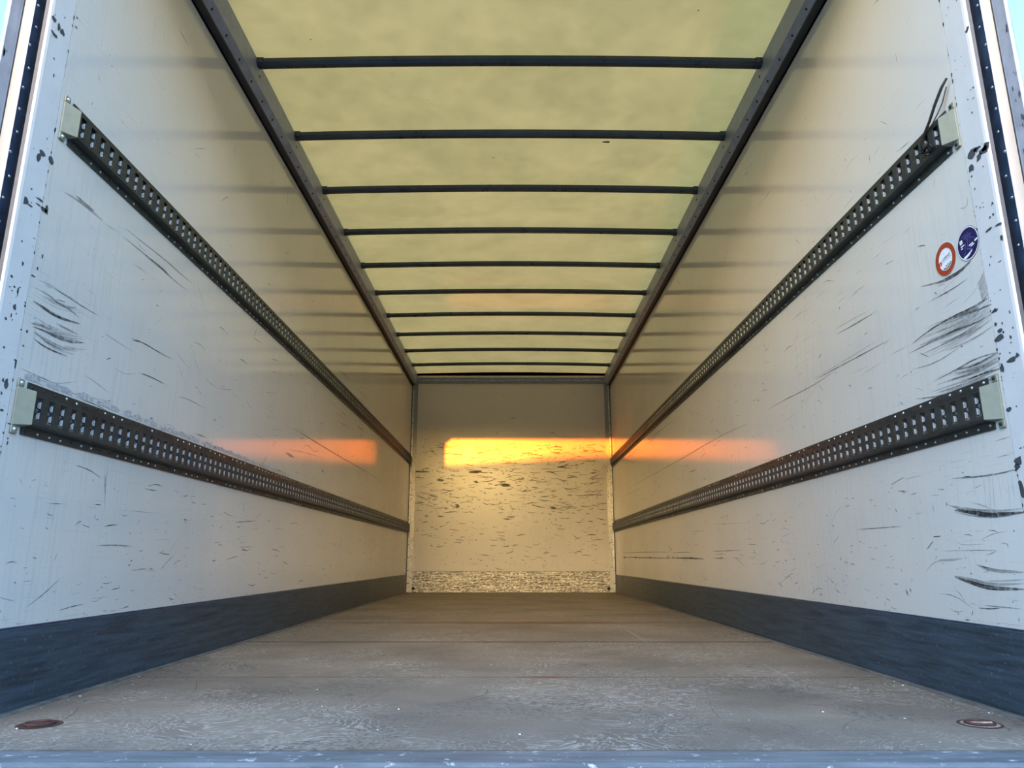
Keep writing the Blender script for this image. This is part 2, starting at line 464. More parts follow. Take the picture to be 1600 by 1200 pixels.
    def build(s, name, mat, parent=None, smooth=False, bevel=0.0):
        o = bpy.data.objects.new(name, s.mesh(name, mat, smooth))
        COL.objects.link(o)
        if parent is not None: o.parent = parent
        if bevel:
            b = o.modifiers.new('soft_edges', 'BEVEL'); b.width = bevel; b.segments = 2; b.limit_method = 'ANGLE'
        return o

def tag(o, label=None, cat=None, group=None, kind=None):
    for k, v in (('label', label), ('category', cat), ('group', group), ('kind', kind)):
        if v: o[k] = v
    return o

def empty(name, loc=(0, 0, 0)):
    o = bpy.data.objects.new(name, None)
    o.empty_display_size = 0.1
    COL.objects.link(o); o.location = loc
    return o

def struct(o): o['kind'] = 'structure'; return o
def stuff(o): o['kind'] = 'stuff'; return o

STROKES = {
 'L': [
  ([(0.215,1.015),(0.252,1.013),(0.301,1.008),(0.357,1.011),(0.423,1.022)], 0.0084, 0.90),
  ([(0.228,1.015),(0.280,1.007),(0.336,1.009),(0.408,1.021)], 0.0051, 0.70),
  ([(0.216,1.051),(0.269,1.053),(0.312,1.046),(0.356,1.048),(0.398,1.061)], 0.0068, 0.50),
  ([(0.251,1.042),(0.306,1.044),(0.364,1.046),(0.420,1.037)], 0.0052, 0.50),
  ([(0.284,1.077),(0.356,1.077),(0.427,1.074),(0.501,1.075)], 0.0032, 0.70),
  ([(0.220,0.956),(0.257,0.964),(0.304,0.966)], 0.0081, 0.60),
  ([(0.228,0.950),(0.279,0.954),(0.335,0.953),(0.393,0.957),(0.458,0.976)], 0.0068, 0.70),
  ([(0.237,0.940),(0.285,0.929),(0.335,0.924),(0.370,0.927)], 0.0051, 0.60),
  ([(0.241,0.922),(0.283,0.913),(0.338,0.913),(0.388,0.916)], 0.0051, 0.80),
  ([(0.319,0.989),(0.370,0.988),(0.423,0.990)], 0.0069, 0.40),
  ([(0.247,0.952),(0.313,0.955),(0.384,0.962),(0.443,0.973)], 0.0069, 0.50),
  ([(0.367,0.940),(0.418,0.946),(0.471,0.959)], 0.0035, 0.40),
  ([(0.220,1.076),(0.283,1.081),(0.334,1.077),(0.385,1.083)], 0.0026, 0.50),
  ([(0.209,0.834),(0.257,0.832),(0.303,0.831),(0.351,0.827),(0.448,0.858)], 0.0030, 0.60),
  ([(0.243,0.978),(0.290,0.967),(0.360,0.969),(0.445,0.989)], 0.0066, 0.30),
  ([(0.235,0.936),(0.299,0.930),(0.369,0.931),(0.428,0.941)], 0.0066, 0.28),
  ([(0.236,0.940),(0.298,0.933),(0.369,0.934),(0.428,0.944)], 0.0036, 0.26),
  ([(0.224,0.978),(0.288,0.973),(0.358,0.976),(0.397,0.981)], 0.0038, 0.33),
  ([(0.234,0.956),(0.294,0.950),(0.364,0.951),(0.450,0.970)], 0.0032, 0.27),
  ([(0.211,1.032),(0.275,1.029),(0.344,1.033),(0.435,1.058)], 0.0035, 0.19),
  ([(0.257,0.936),(0.301,0.923),(0.371,0.923),(0.416,0.929)], 0.0067, 0.26),
  ([(0.232,0.967),(0.291,0.960),(0.362,0.962),(0.459,0.986)], 0.0055, 0.34),
  ([(0.241,0.942),(0.298,0.934),(0.368,0.935),(0.419,0.943)], 0.0033, 0.18),
  ([(0.216,1.042),(0.273,1.037),(0.343,1.041),(0.411,1.059)], 0.0026, 0.29),
  ([(0.577,1.364),(0.689,1.365),(0.812,1.365),(0.886,1.360),(1.043,1.362)], 0.0052, 0.70),
  ([(0.579,1.395),(0.702,1.399),(0.862,1.405),(1.006,1.402),(1.097,1.406)], 0.0040, 0.60),
  ([(0.711,1.363),(0.847,1.368),(0.899,1.359)], 0.0088, 0.50),
  ([(0.267,1.352),(0.341,1.362),(0.422,1.363),(0.457,1.360)], 0.0074, 0.50),
  ([(0.316,1.369),(0.388,1.366),(0.412,1.369)], 0.0091, 0.60),
  ([(0.699,1.064),(0.771,1.073),(0.883,1.072),(0.993,1.076)], 0.0039, 0.80),
  ([(0.701,1.059),(0.771,1.073)], 0.0025, 0.80),
  ([(0.775,0.969),(0.850,0.974),(0.955,0.974)], 0.0038, 0.80),
  ([(0.546,1.034),(0.629,1.029),(0.719,1.024)], 0.0023, 0.40),
  ([(0.661,1.307),(0.746,1.308)], 0.0025, 0.60),
  ([(0.459,1.355),(0.547,1.366)], 0.0023, 0.50),
  ([(0.663,0.661),(0.662,0.592),(0.674,0.507)], 0.0030, 0.50),
  ([(0.652,0.620),(0.663,0.563)], 0.0057, 0.60),
  ([(0.400,0.512),(0.470,0.516)], 0.0031, 0.60),
  ([(0.735,0.518),(1.029,0.524)], 0.0026, 0.45),
  ([(0.655,0.407),(0.761,0.411),(0.869,0.408)], 0.0046, 0.60),
  ([(0.380,0.568),(0.375,0.554)], 0.0025, 0.60),
  ([(0.238,0.829),(0.346,0.822),(0.457,0.820),(0.638,0.841)], 0.0025, 0.55),
  ([(1.061,0.954),(1.183,0.963),(1.320,0.957)], 0.0036, 0.50),
  ([(1.241,0.845),(1.347,0.846)], 0.0075, 0.50),
  ([(1.738,0.529),(1.855,0.538),(2.003,0.549)], 0.0043, 0.60),
  ([(1.783,0.421),(2.032,0.427)], 0.0045, 0.50),
  ([(1.215,0.514),(1.250,0.512)], 0.0059, 0.70),
  ([(2.445,1.085),(2.701,1.089),(2.940,1.086),(3.669,1.086),(4.437,1.095),(5.466,1.086)], 0.0063, 0.65),
  ([(2.545,1.097),(2.742,1.106)], 0.0037, 0.50),
  ([(4.148,1.409),(4.404,1.411)], 0.0083, 0.80),
  ([(3.481,1.318),(3.890,1.345)], 0.0057, 0.60),
  ([(3.212,1.420),(3.474,1.412)], 0.0044, 0.50),
  ([(3.420,1.374),(3.736,1.378)], 0.0046, 0.50),
  ([(3.557,1.410),(3.765,1.408)], 0.0065, 0.60),
  ([(2.992,1.463),(3.157,1.466)], 0.0042, 0.40),
  ([(2.364,0.935),(2.544,0.931)], 0.0177, 0.50),
  ([(2.176,0.822),(2.352,0.829)], 0.0084, 0.60),
  ([(2.768,1.192),(2.773,1.173)], 0.0075, 0.80),
  ([(3.407,1.688),(3.823,1.697)], 0.0067, 0.60),
  ([(4.036,1.702),(4.495,1.699)], 0.0064, 0.50),
  ([(2.678,0.999),(2.780,1.047),(2.944,1.019),(3.078,1.053)], 0.0039, 0.60),
  ([(2.416,0.960),(2.725,0.988),(3.142,1.013)], 0.0037, 0.50),
  ([(3.147,0.934),(3.205,0.923)], 0.0122, 0.80),
  ([(3.642,0.990),(3.646,0.975)], 0.0112, 0.70),
  ([(2.058,1.308),(2.094,1.315)], 0.0039, 0.90),
  ([(2.113,1.320),(2.120,1.320)], 0.0052, 0.90),
  ([(2.139,1.325),(2.146,1.325)], 0.0052, 0.90),
  ([(2.165,1.330),(2.172,1.330)], 0.0053, 0.90),
  ([(2.191,1.335),(2.198,1.335)], 0.0053, 0.90),
  ([(2.008,1.188),(2.043,1.194)], 0.0038, 0.90),
  ([(2.062,1.198),(2.069,1.198)], 0.0051, 0.90),
  ([(2.087,1.202),(2.094,1.202)], 0.0051, 0.90),
  ([(2.112,1.206),(2.118,1.206)], 0.0052, 0.90),
  ([(2.137,1.210),(2.144,1.210)], 0.0052, 0.90),
  ([(2.038,1.068),(2.073,1.072)], 0.0038, 0.90),
  ([(2.092,1.076),(2.099,1.076)], 0.0051, 0.90),
  ([(2.117,1.079),(2.124,1.079)], 0.0051, 0.90),
  ([(2.142,1.082),(2.149,1.082)], 0.0052, 0.90),
  ([(2.167,1.086),(2.174,1.085)], 0.0052, 0.90),
  ([(2.124,1.021),(2.161,1.026)], 0.0039, 0.90),
  ([(2.181,1.029),(2.188,1.029)], 0.0052, 0.90),
  ([(2.206,1.032),(2.214,1.032)], 0.0052, 0.90),
  ([(2.233,1.035),(2.240,1.035)], 0.0053, 0.90),
  ([(2.259,1.038),(2.267,1.038)], 0.0053, 0.90),
 ],
 'R': [
  ([(0.234,1.134),(0.285,1.124),(0.344,1.126),(0.397,1.134)], 0.0104, 0.95),
  ([(0.351,1.128),(0.412,1.139),(0.475,1.155)], 0.0054, 0.45),
  ([(0.257,1.094),(0.330,1.090),(0.447,1.096)], 0.0041, 0.60),
  ([(0.354,1.118),(0.392,1.124)], 0.0035, 0.50),
  ([(0.193,0.992),(0.288,0.980),(0.386,0.980),(0.513,0.984)], 0.0047, 0.33),
  ([(0.212,1.020),(0.247,1.006),(0.304,1.011),(0.374,1.023)], 0.0026, 0.36),
  ([(0.188,0.988),(0.270,0.987),(0.352,0.991),(0.455,0.999)], 0.0067, 0.18),
  ([(0.194,0.960),(0.254,0.947),(0.320,0.944),(0.401,0.944)], 0.0047, 0.35),
  ([(0.184,1.006),(0.262,0.996),(0.333,0.996),(0.421,1.003)], 0.0066, 0.15),
  ([(0.215,0.999),(0.270,0.980),(0.351,0.978),(0.453,0.980)], 0.0049, 0.21),
  ([(0.206,0.998),(0.293,0.990),(0.399,0.994),(0.536,1.003)], 0.0070, 0.17),
  ([(0.191,1.013),(0.247,1.006),(0.304,1.007),(0.374,1.013)], 0.0050, 0.37),
  ([(0.183,0.979),(0.281,0.973),(0.373,0.977),(0.489,0.990)], 0.0047, 0.37),
  ([(0.210,1.014),(0.263,0.995),(0.335,0.993),(0.426,0.998)], 0.0030, 0.25),
  ([(0.218,1.015),(0.255,0.999),(0.320,1.002),(0.401,1.010)], 0.0061, 0.41),
  ([(0.192,0.982),(0.278,0.972),(0.366,0.971),(0.479,0.975)], 0.0043, 0.16),
  ([(0.200,0.991),(0.250,0.975),(0.310,0.973),(0.383,0.976)], 0.0039, 0.15),
  ([(0.210,1.003),(0.260,0.986),(0.331,0.984),(0.419,0.987)], 0.0058, 0.33),
  ([(0.192,0.966),(0.263,0.956),(0.337,0.957),(0.428,0.964)], 0.0046, 0.35),
  ([(0.202,0.967),(0.291,0.950),(0.393,0.947),(0.525,0.949)], 0.0027, 0.28),
  ([(0.205,1.003),(0.266,0.987),(0.342,0.989),(0.437,0.998)], 0.0060, 0.22),
  ([(0.211,0.974),(0.264,0.956),(0.340,0.954),(0.435,0.956)], 0.0062, 0.33),
  ([(0.187,0.940),(0.254,0.931),(0.319,0.930),(0.399,0.934)], 0.0060, 0.40),
  ([(0.188,0.979),(0.267,0.968),(0.344,0.967),(0.440,0.973)], 0.0059, 0.29),
  ([(0.204,0.970),(0.283,0.953),(0.377,0.952),(0.497,0.958)], 0.0057, 0.13),
  ([(0.207,1.010),(0.278,0.998),(0.368,0.999),(0.482,1.003)], 0.0053, 0.13),
  ([(0.193,0.981),(0.291,0.978),(0.395,0.981),(0.529,0.989)], 0.0034, 0.18),
  ([(0.203,1.019),(0.277,1.007),(0.363,1.010),(0.473,1.020)], 0.0036, 0.39),
  ([(0.187,1.015),(0.279,1.012),(0.369,1.016),(0.483,1.026)], 0.0062, 0.23),
  ([(0.194,1.015),(0.267,1.009),(0.345,1.014),(0.442,1.026)], 0.0051, 0.41),
  ([(0.194,0.955),(0.284,0.940),(0.379,0.938),(0.501,0.940)], 0.0032, 0.30),
  ([(0.194,0.974),(0.252,0.960),(0.315,0.957),(0.392,0.959)], 0.0063, 0.12),
  ([(0.205,1.014),(0.271,1.003),(0.352,1.004),(0.456,1.008)], 0.0064, 0.23),
  ([(0.195,0.985),(0.293,0.973),(0.397,0.976),(0.530,0.988)], 0.0068, 0.39),
  ([(0.196,0.973),(0.292,0.958),(0.396,0.955),(0.530,0.957)], 0.0040, 0.42),
  ([(0.204,0.983),(0.289,0.973),(0.389,0.974),(0.520,0.978)], 0.0045, 0.21),
  ([(0.191,0.957),(0.259,0.950),(0.329,0.953),(0.416,0.962)], 0.0065, 0.35),
  ([(0.193,0.998),(0.289,0.989),(0.389,0.994),(0.516,1.008)], 0.0053, 0.26),
  ([(0.184,1.014),(0.256,1.012),(0.348,1.017),(0.467,1.014),(0.557,1.002)], 0.0051, 0.90),
  ([(0.182,0.971),(0.254,0.967),(0.357,0.979),(0.476,0.978),(0.581,0.979)], 0.0051, 0.70),
  ([(0.182,0.994),(0.246,1.000),(0.349,1.013)], 0.0065, 0.80),
  ([(0.191,1.085),(0.213,1.067),(0.224,1.063)], 0.0053, 0.54),
  ([(0.190,1.077),(0.213,1.061),(0.223,1.056)], 0.0056, 0.35),
  ([(0.189,1.070),(0.212,1.054),(0.222,1.049)], 0.0057, 0.42),
  ([(0.189,1.063),(0.212,1.048),(0.221,1.043)], 0.0049, 0.43),
  ([(0.188,1.055),(0.211,1.042),(0.220,1.036)], 0.0042, 0.51),
  ([(0.187,1.048),(0.211,1.035),(0.219,1.030)], 0.0047, 0.44),
  ([(0.186,1.041),(0.210,1.029),(0.218,1.023)], 0.0056, 0.54),
  ([(0.185,1.033),(0.210,1.023),(0.217,1.017)], 0.0033, 0.40),
  ([(0.185,1.026),(0.210,1.016),(0.216,1.010)], 0.0047, 0.67),
  ([(0.183,0.828),(0.295,0.821),(0.418,0.827)], 0.0025, 0.52),
  ([(0.186,0.850),(0.292,0.843),(0.408,0.851)], 0.0053, 0.47),
  ([(0.185,0.847),(0.273,0.838),(0.364,0.848)], 0.0040, 0.39),
  ([(0.183,0.830),(0.316,0.824),(0.467,0.829)], 0.0037, 0.54),
  ([(0.188,0.867),(0.276,0.859),(0.369,0.870)], 0.0053, 0.40),
  ([(0.186,0.856),(0.280,0.848),(0.379,0.858)], 0.0061, 0.30),
  ([(0.185,0.847),(0.294,0.840),(0.413,0.848)], 0.0045, 0.37),
  ([(0.187,0.863),(0.291,0.856),(0.403,0.865)], 0.0058, 0.27),
  ([(0.187,0.859),(0.278,0.851),(0.373,0.861)], 0.0056, 0.48),
  ([(0.188,0.869),(0.283,0.861),(0.383,0.872)], 0.0064, 0.60),
  ([(0.184,0.837),(0.325,0.832),(0.487,0.837)], 0.0060, 0.33),
  ([(0.185,0.839),(0.271,0.830),(0.361,0.840)], 0.0053, 0.30),
  ([(0.186,0.856),(0.272,0.847),(0.361,0.858)], 0.0030, 0.46),
  ([(0.186,0.850),(0.317,0.846),(0.466,0.852)], 0.0051, 0.27),
  ([(0.188,0.870),(0.276,0.878),(0.362,0.870),(0.479,0.865)], 0.0051, 0.70),
  ([(0.183,0.827),(0.254,0.833),(0.357,0.829)], 0.0048, 0.80),
  ([(0.673,1.054),(0.852,1.057),(1.038,1.062),(1.254,1.067)], 0.0041, 0.70),
  ([(0.768,1.075),(0.945,1.072),(1.177,1.073)], 0.0027, 0.50),
  ([(0.734,1.170),(0.895,1.176),(1.035,1.185)], 0.0048, 0.65),
  ([(0.785,1.190),(0.938,1.202),(1.044,1.206)], 0.0027, 0.50),
  ([(0.454,1.351),(0.538,1.346)], 0.0023, 0.50),
  ([(0.648,1.347),(0.724,1.348)], 0.0025, 0.60),
  ([(0.543,1.364),(0.684,1.374)], 0.0021, 0.35),
  ([(0.334,0.926),(0.451,0.913),(0.575,0.927)], 0.0036, 0.60),
  ([(0.575,1.003),(0.690,1.005)], 0.0030, 0.50),
  ([(0.207,1.305),(0.216,1.279),(0.248,1.292)], 0.0020, 0.80),
  ([(1.293,1.374),(1.434,1.376)], 0.0040, 0.50),
  ([(0.287,1.060),(0.393,1.052)], 0.0021, 0.40),
  ([(0.993,1.277),(0.986,1.267)], 0.0069, 0.90),
  ([(0.366,1.099),(0.347,1.083)], 0.0052, 0.40),
  ([(0.410,1.114),(0.397,1.101)], 0.0053, 0.50),
  ([(0.516,1.096),(0.491,1.097)], 0.0074, 0.40),
  ([(0.960,1.011),(0.818,1.008)], 0.0025, 0.40),
  ([(0.734,0.996),(0.916,0.988)], 0.0026, 0.40),
  ([(1.349,1.077),(1.037,1.067)], 0.0023, 0.30),
  ([(0.453,0.584),(0.329,0.575),(0.254,0.574),(0.188,0.578)], 0.0046, 0.65),
  ([(1.814,1.058),(1.606,1.059),(1.339,1.048),(1.081,1.054)], 0.0041, 0.60),
  ([(1.479,0.968),(1.212,1.050)], 0.0024, 0.40),
  ([(1.054,0.470),(0.883,0.468),(0.743,0.467)], 0.0037, 0.60),
  ([(0.740,0.576),(0.685,0.569)], 0.0048, 0.70),
  ([(0.679,0.558),(0.633,0.561)], 0.0028, 0.60),
  ([(0.517,0.559),(0.494,0.558)], 0.0044, 0.70),
  ([(1.261,0.487),(1.207,0.535),(1.140,0.560)], 0.0023, 0.50),
  ([(1.256,0.568),(1.260,0.520)], 0.0024, 0.40),
  ([(0.561,0.527),(0.561,0.495)], 0.0027, 0.50),
  ([(1.073,0.543),(1.083,0.504)], 0.0022, 0.30),
  ([(0.669,0.848),(0.644,0.832)], 0.0077, 0.40),
  ([(0.858,0.934),(0.815,0.929)], 0.0063, 0.40),
  ([(0.986,0.979),(0.970,0.969)], 0.0067, 0.80),
  ([(0.376,0.811),(0.466,0.818),(0.579,0.836)], 0.0053, 0.60),
  ([(0.227,0.810),(0.361,0.812),(0.489,0.821)], 0.0067, 0.60),
  ([(0.197,0.817),(0.289,0.821),(0.447,0.830)], 0.0027, 0.22),
  ([(0.208,0.818),(0.290,0.818),(0.405,0.818)], 0.0060, 0.24),
  ([(0.205,0.816),(0.291,0.816),(0.455,0.827)], 0.0049, 0.35),
  ([(0.218,0.818),(0.291,0.814),(0.449,0.823)], 0.0027, 0.41),
  ([(0.200,0.812),(0.292,0.811),(0.419,0.814)], 0.0045, 0.47),
  ([(0.209,0.813),(0.292,0.809),(0.421,0.812)], 0.0035, 0.37),
  ([(0.202,0.810),(0.293,0.806),(0.407,0.807)], 0.0045, 0.24),
  ([(0.202,0.809),(0.294,0.804),(0.451,0.814)], 0.0054, 0.25),
  ([(0.214,0.811),(0.294,0.801),(0.419,0.805)], 0.0028, 0.40),
  ([(0.200,0.806),(0.295,0.799),(0.482,0.817)], 0.0049, 0.27),
  ([(0.256,0.655),(0.192,0.658)], 0.0023, 0.50),
  ([(0.262,0.615),(0.190,0.616)], 0.0018, 0.50),
  ([(0.461,0.498),(0.384,0.487),(0.319,0.476),(0.260,0.475),(0.191,0.475)], 0.0126, 1.00),
  ([(0.487,0.514),(0.383,0.493),(0.282,0.484),(0.189,0.484)], 0.0062, 0.40),
  ([(0.462,0.493),(0.386,0.478),(0.310,0.469),(0.238,0.470)], 0.0038, 0.50),
  ([(0.492,0.516),(0.427,0.496),(0.358,0.483)], 0.0050, 0.60),
  ([(0.436,0.505),(0.331,0.487),(0.234,0.483)], 0.0064, 0.35),
  ([(0.504,0.321),(0.439,0.308),(0.377,0.298),(0.328,0.296),(0.234,0.298)], 0.0112, 0.95),
  ([(0.504,0.323),(0.426,0.315),(0.350,0.304),(0.231,0.311)], 0.0079, 0.40),
  ([(0.400,0.354),(0.342,0.339),(0.225,0.337)], 0.0094, 0.45),
  ([(0.493,0.316),(0.408,0.302)], 0.0049, 0.60),
  ([(0.374,0.313),(0.299,0.315),(0.229,0.320)], 0.0046, 0.30),
  ([(0.542,0.390),(0.408,0.390),(0.305,0.389)], 0.0023, 0.50),
  ([(0.475,0.415),(0.449,0.404),(0.351,0.405)], 0.0020, 0.40),
  ([(0.394,0.252),(0.338,0.252),(0.254,0.252)], 0.0031, 0.60),
  ([(0.291,0.406),(0.267,0.405),(0.265,0.394)], 0.0021, 0.70),
  ([(0.768,0.277),(0.756,0.259)], 0.0114, 0.95),
  ([(0.745,0.282),(0.737,0.269)], 0.0076, 0.70),
  ([(0.573,0.365),(0.517,0.365),(0.458,0.369)], 0.0069, 0.35),
  ([(0.320,0.575),(0.320,0.549),(0.327,0.483)], 0.0026, 0.22),
  ([(0.297,0.587),(0.300,0.547),(0.314,0.452)], 0.0025, 0.22),
  ([(0.280,0.593),(0.286,0.546),(0.298,0.458)], 0.0025, 0.22),
  ([(0.356,0.602),(0.362,0.553),(0.361,0.518)], 0.0026, 0.22),
  ([(0.229,0.563),(0.229,0.540),(0.240,0.459)], 0.0024, 0.22),
  ([(0.211,0.579),(0.215,0.539),(0.214,0.510)], 0.0024, 0.22),
  ([(0.434,0.585),(0.433,0.560),(0.444,0.472)], 0.0027, 0.22),
  ([(0.261,0.570),(0.262,0.543),(0.261,0.511)], 0.0025, 0.22),
  ([(0.282,0.270),(0.276,0.265)], 0.0075, 0.50),
  ([(6.652,0.400),(5.724,0.390),(4.751,0.381),(4.052,0.378)], 0.0074, 0.70),
  ([(4.052,0.379),(3.528,0.378),(3.157,0.372)], 0.0110, 0.85),
  ([(6.642,0.441),(5.494,0.436),(4.085,0.425)], 0.0077, 0.50),
  ([(4.087,0.419),(3.482,0.417)], 0.0084, 0.60),
  ([(2.937,0.416),(2.693,0.416),(2.363,0.415)], 0.0050, 0.60),
  ([(2.946,0.377),(2.653,0.372)], 0.0070, 0.60),
  ([(2.554,0.377),(2.373,0.371)], 0.0052, 0.60),
  ([(2.912,0.399),(2.647,0.398)], 0.0049, 0.50),
  ([(6.540,0.395),(6.396,0.388)], 0.0199, 0.80),
  ([(5.822,0.393),(5.702,0.386)], 0.0182, 0.80),
  ([(5.032,0.390),(4.936,0.384)], 0.0163, 0.80),
  ([(4.272,0.387),(4.197,0.382)], 0.0144, 0.80),
  ([(4.086,0.386),(4.016,0.381)], 0.0140, 0.80),
  ([(3.519,0.384),(3.463,0.380)], 0.0126, 0.80),
  ([(2.774,0.381),(2.733,0.378)], 0.0107, 0.80),
  ([(6.386,1.104),(4.696,1.078),(3.712,1.069),(2.988,1.069),(2.435,1.063),(2.063,1.043)], 0.0055, 0.60),
  ([(4.923,1.404),(4.394,1.395),(3.897,1.388)], 0.0062, 0.60),
  ([(5.127,1.377),(4.140,1.371)], 0.0059, 0.50),
  ([(6.311,1.416),(5.477,1.405)], 0.0085, 0.60),
  ([(5.801,1.361),(5.551,1.410)], 0.0086, 0.60),
  ([(3.486,0.552),(3.084,0.545)], 0.0047, 0.50),
  ([(3.105,0.586),(2.124,0.545)], 0.0031, 0.35),
  ([(2.611,0.598),(2.581,0.617)], 0.0056, 0.80),
  ([(3.565,1.004),(3.622,0.901)], 0.0053, 0.60),
  ([(3.425,0.951),(3.214,0.943)], 0.0082, 0.70),
  ([(4.210,0.481),(4.104,0.441)], 0.0066, 0.70),
  ([(1.726,0.534),(1.696,0.532)], 0.0069, 0.70),
  ([(1.767,0.364),(1.737,0.363)], 0.0069, 0.70),
  ([(6.593,1.038),(5.146,1.024)], 0.0057, 0.50),
  ([(4.567,1.139),(4.575,0.989)], 0.0052, 0.40),
 ],
}
CHIPS = {
 'L': [(0.129,1.252,0.0088,0.0079),(0.147,1.249,0.0090,0.0024),(0.178,1.282,0.0117,0.0023),(0.177,1.266,0.0093,0.0024),(0.201,1.264,0.0120,0.0049),(0.208,1.271,0.0048,0.0066),(0.142,1.293,0.0034,0.0024),(0.126,1.046,0.0064,0.0031),(0.154,1.018,0.0022,0.0078),(0.155,0.976,0.0044,0.0062),(0.147,0.951,0.0022,0.0061),(0.126,1.019,0.0043,0.0015),(0.188,1.000,0.0034,0.0024),(0.190,0.929,0.0034,0.0031),(0.212,0.931,0.0046,0.0048),(0.142,0.868,0.0043,0.0030),(0.202,1.078,0.0094,0.0024),(0.181,1.174,0.0035,0.0016),(0.223,1.143,0.0024,0.0065),(0.212,1.102,0.0036,0.0049),(0.118,1.785,0.0070,0.0050),(0.140,1.779,0.0048,0.0085),(0.155,1.775,0.0073,0.0068),(0.126,1.744,0.0094,0.0050),(0.203,1.863,0.0039,0.0035),(0.207,1.833,0.0052,0.0035),(0.147,1.388,0.0069,0.0097),(0.159,1.405,0.0093,0.0065),(0.196,1.408,0.0073,0.0083),(0.171,0.784,0.0054,0.0091),(0.159,0.758,0.0043,0.0045),(0.171,0.718,0.0065,0.0030),(0.203,0.691,0.0067,0.0018),(0.207,0.655,0.0027,0.0030),(0.208,0.644,0.0027,0.0046),(0.141,1.025,0.0033,0.0031),(0.161,1.031,0.0033,0.0016),(0.163,0.962,0.0022,0.0031),(0.207,0.892,0.0034,0.0024),(0.188,0.848,0.0045,0.0031),(0.156,1.019,0.0018,0.0124)],
 'R': [(0.161,1.406,0.0142,0.0082),(0.139,1.383,0.0092,0.0081),(0.119,1.390,0.0158,0.0080),(0.108,1.395,0.0111,0.0064),(0.174,1.372,0.0096,0.0099),(0.142,1.407,0.0116,0.0049),(0.101,1.740,0.0069,0.0050),(0.117,1.573,0.0035,0.0025),(0.124,1.546,0.0035,0.0016),(0.113,1.179,0.0109,0.0031),(0.149,1.182,0.0091,0.0032),(0.130,1.087,0.0066,0.0015),(0.178,0.902,0.0113,0.0062),(0.171,0.920,0.0068,0.0046),(0.181,0.940,0.0046,0.0047),(0.146,0.838,0.0130,0.0045),(0.177,0.974,0.0091,0.0031),(0.184,0.827,0.0045,0.0077),(0.158,0.912,0.0033,0.0031),(0.137,1.210,0.0034,0.0032),(0.123,1.238,0.0022,0.0024),(0.110,1.141,0.0043,0.0062),(0.124,0.843,0.0063,0.0045),(0.183,0.722,0.0067,0.0046),(0.179,0.596,0.0109,0.0074),(0.187,0.585,0.0066,0.0060),(0.185,0.528,0.0065,0.0178),(0.194,0.575,0.0044,0.0022),(0.166,0.625,0.0043,0.0018),(0.124,1.212,0.0044,0.0039),(0.138,0.879,0.0026,0.0018),(0.123,0.912,0.0021,0.0030),(0.185,1.004,0.0023,0.0016),(0.157,0.935,0.0022,0.0046)],
}


# ------------------------------------------------------------------ the box: walls, bulkhead, floor, roof
T = 0.045
Y_SEAM = 0.193
def wall_side(name, s):
    mb = MB()
    xs = sorted((s * W, s * (W + T)))
    mb.box(xs[0], xs[1], Y_SEAM, L + T, -0.05, ZR + 0.02)
    return struct(mb.build(name, 'wall'))
wall_left = wall_side('wall_left', -1)
wall_right = wall_side('wall_right', 1)
mb = MB(); mb.box(-W, W, L, L + T, -0.05, ZR + 0.05)
wall_back = struct(mb.build('wall_back', 'back'))

# wear on the walls: the big scuffs first, then the countless small scratches
rng = random.Random(11)
def random_strokes(mb, place, a0, a1, b0, b1, n, dens, along=0.75, lmin=0.01, lmax=0.16, wmin=0.0012, wmax=0.0035, omin=0.35):
    for _ in range(n):
        a = rng.uniform(a0, a1)
        b = b0 + (b1 - b0) * rng.random() ** dens
        ln = lmin + (lmax - lmin) * rng.random() ** 3.0
        ang = rng.gauss(0, 0.16) if rng.random() < along else rng.uniform(-1.57, 1.57)
        if ang and abs(ang) > 0.8: ln *= 0.4
        c = rng.gauss(0, 0.06) * ln
        da, db = math.cos(ang) * ln / 2, math.sin(ang) * ln / 2
        mb.stroke([(a - da, b - db), (a - c * db, b + c), (a + da, b + db)], place, rng.uniform(wmin, wmax), rng.uniform(omin, 1.0))
for s, key, wl_ in ((-1, 'L', wall_left), (1, 'R', wall_right)):
    place = lambda a, b, s=s: (s * (W - 0.0006), a, b)
    mb = MB()
    for pts, w_, op in STROKES[key]:
        mb.stroke(pts, place, w_, op)
    stuff(mb.build('scuff_marks', 'scuff', wl_))
    place2 = lambda a, b, s=s: (s * (W - 0.0004), a, b)
    mb = MB()
    random_strokes(mb, place2, 0.22, 7.1, 0.21, 0.62, 330, 1.0)
    random_strokes(mb, place2, 0.22, 7.1, 0.80, 1.46, 300, 1.2)
    random_strokes(mb, place2, 0.22, 7.1, 1.60, 2.45, 190, 1.3, 0.45, 0.01, 0.12)
    random_strokes(mb, place2, 0.22, 2.0, 0.21, 0.62, 160, 1.4, 0.5, 0.006, 0.05)
    stuff(mb.build('fine_scratches', 'scuff', wl_))
placeb = lambda a, b: (a, L - 0.0005, b)
mb = MB()
random_strokes(mb, placeb, -1.14, 1.14, 0.95, 1.74, 620, 1.0, 0.92, 0.015, 0.20, 0.004, 0.011, 0.7)
random_strokes(mb, placeb, -1.14, 1.14, 0.25, 1.0, 330, 0.8, 0.85, 0.012, 0.14, 0.003, 0.010, 0.6)
random_strokes(mb, placeb, -1.14, 1.14, 1.74, 2.45, 22, 1.0, 0.6, 0.02, 0.08, 0.004, 0.010)
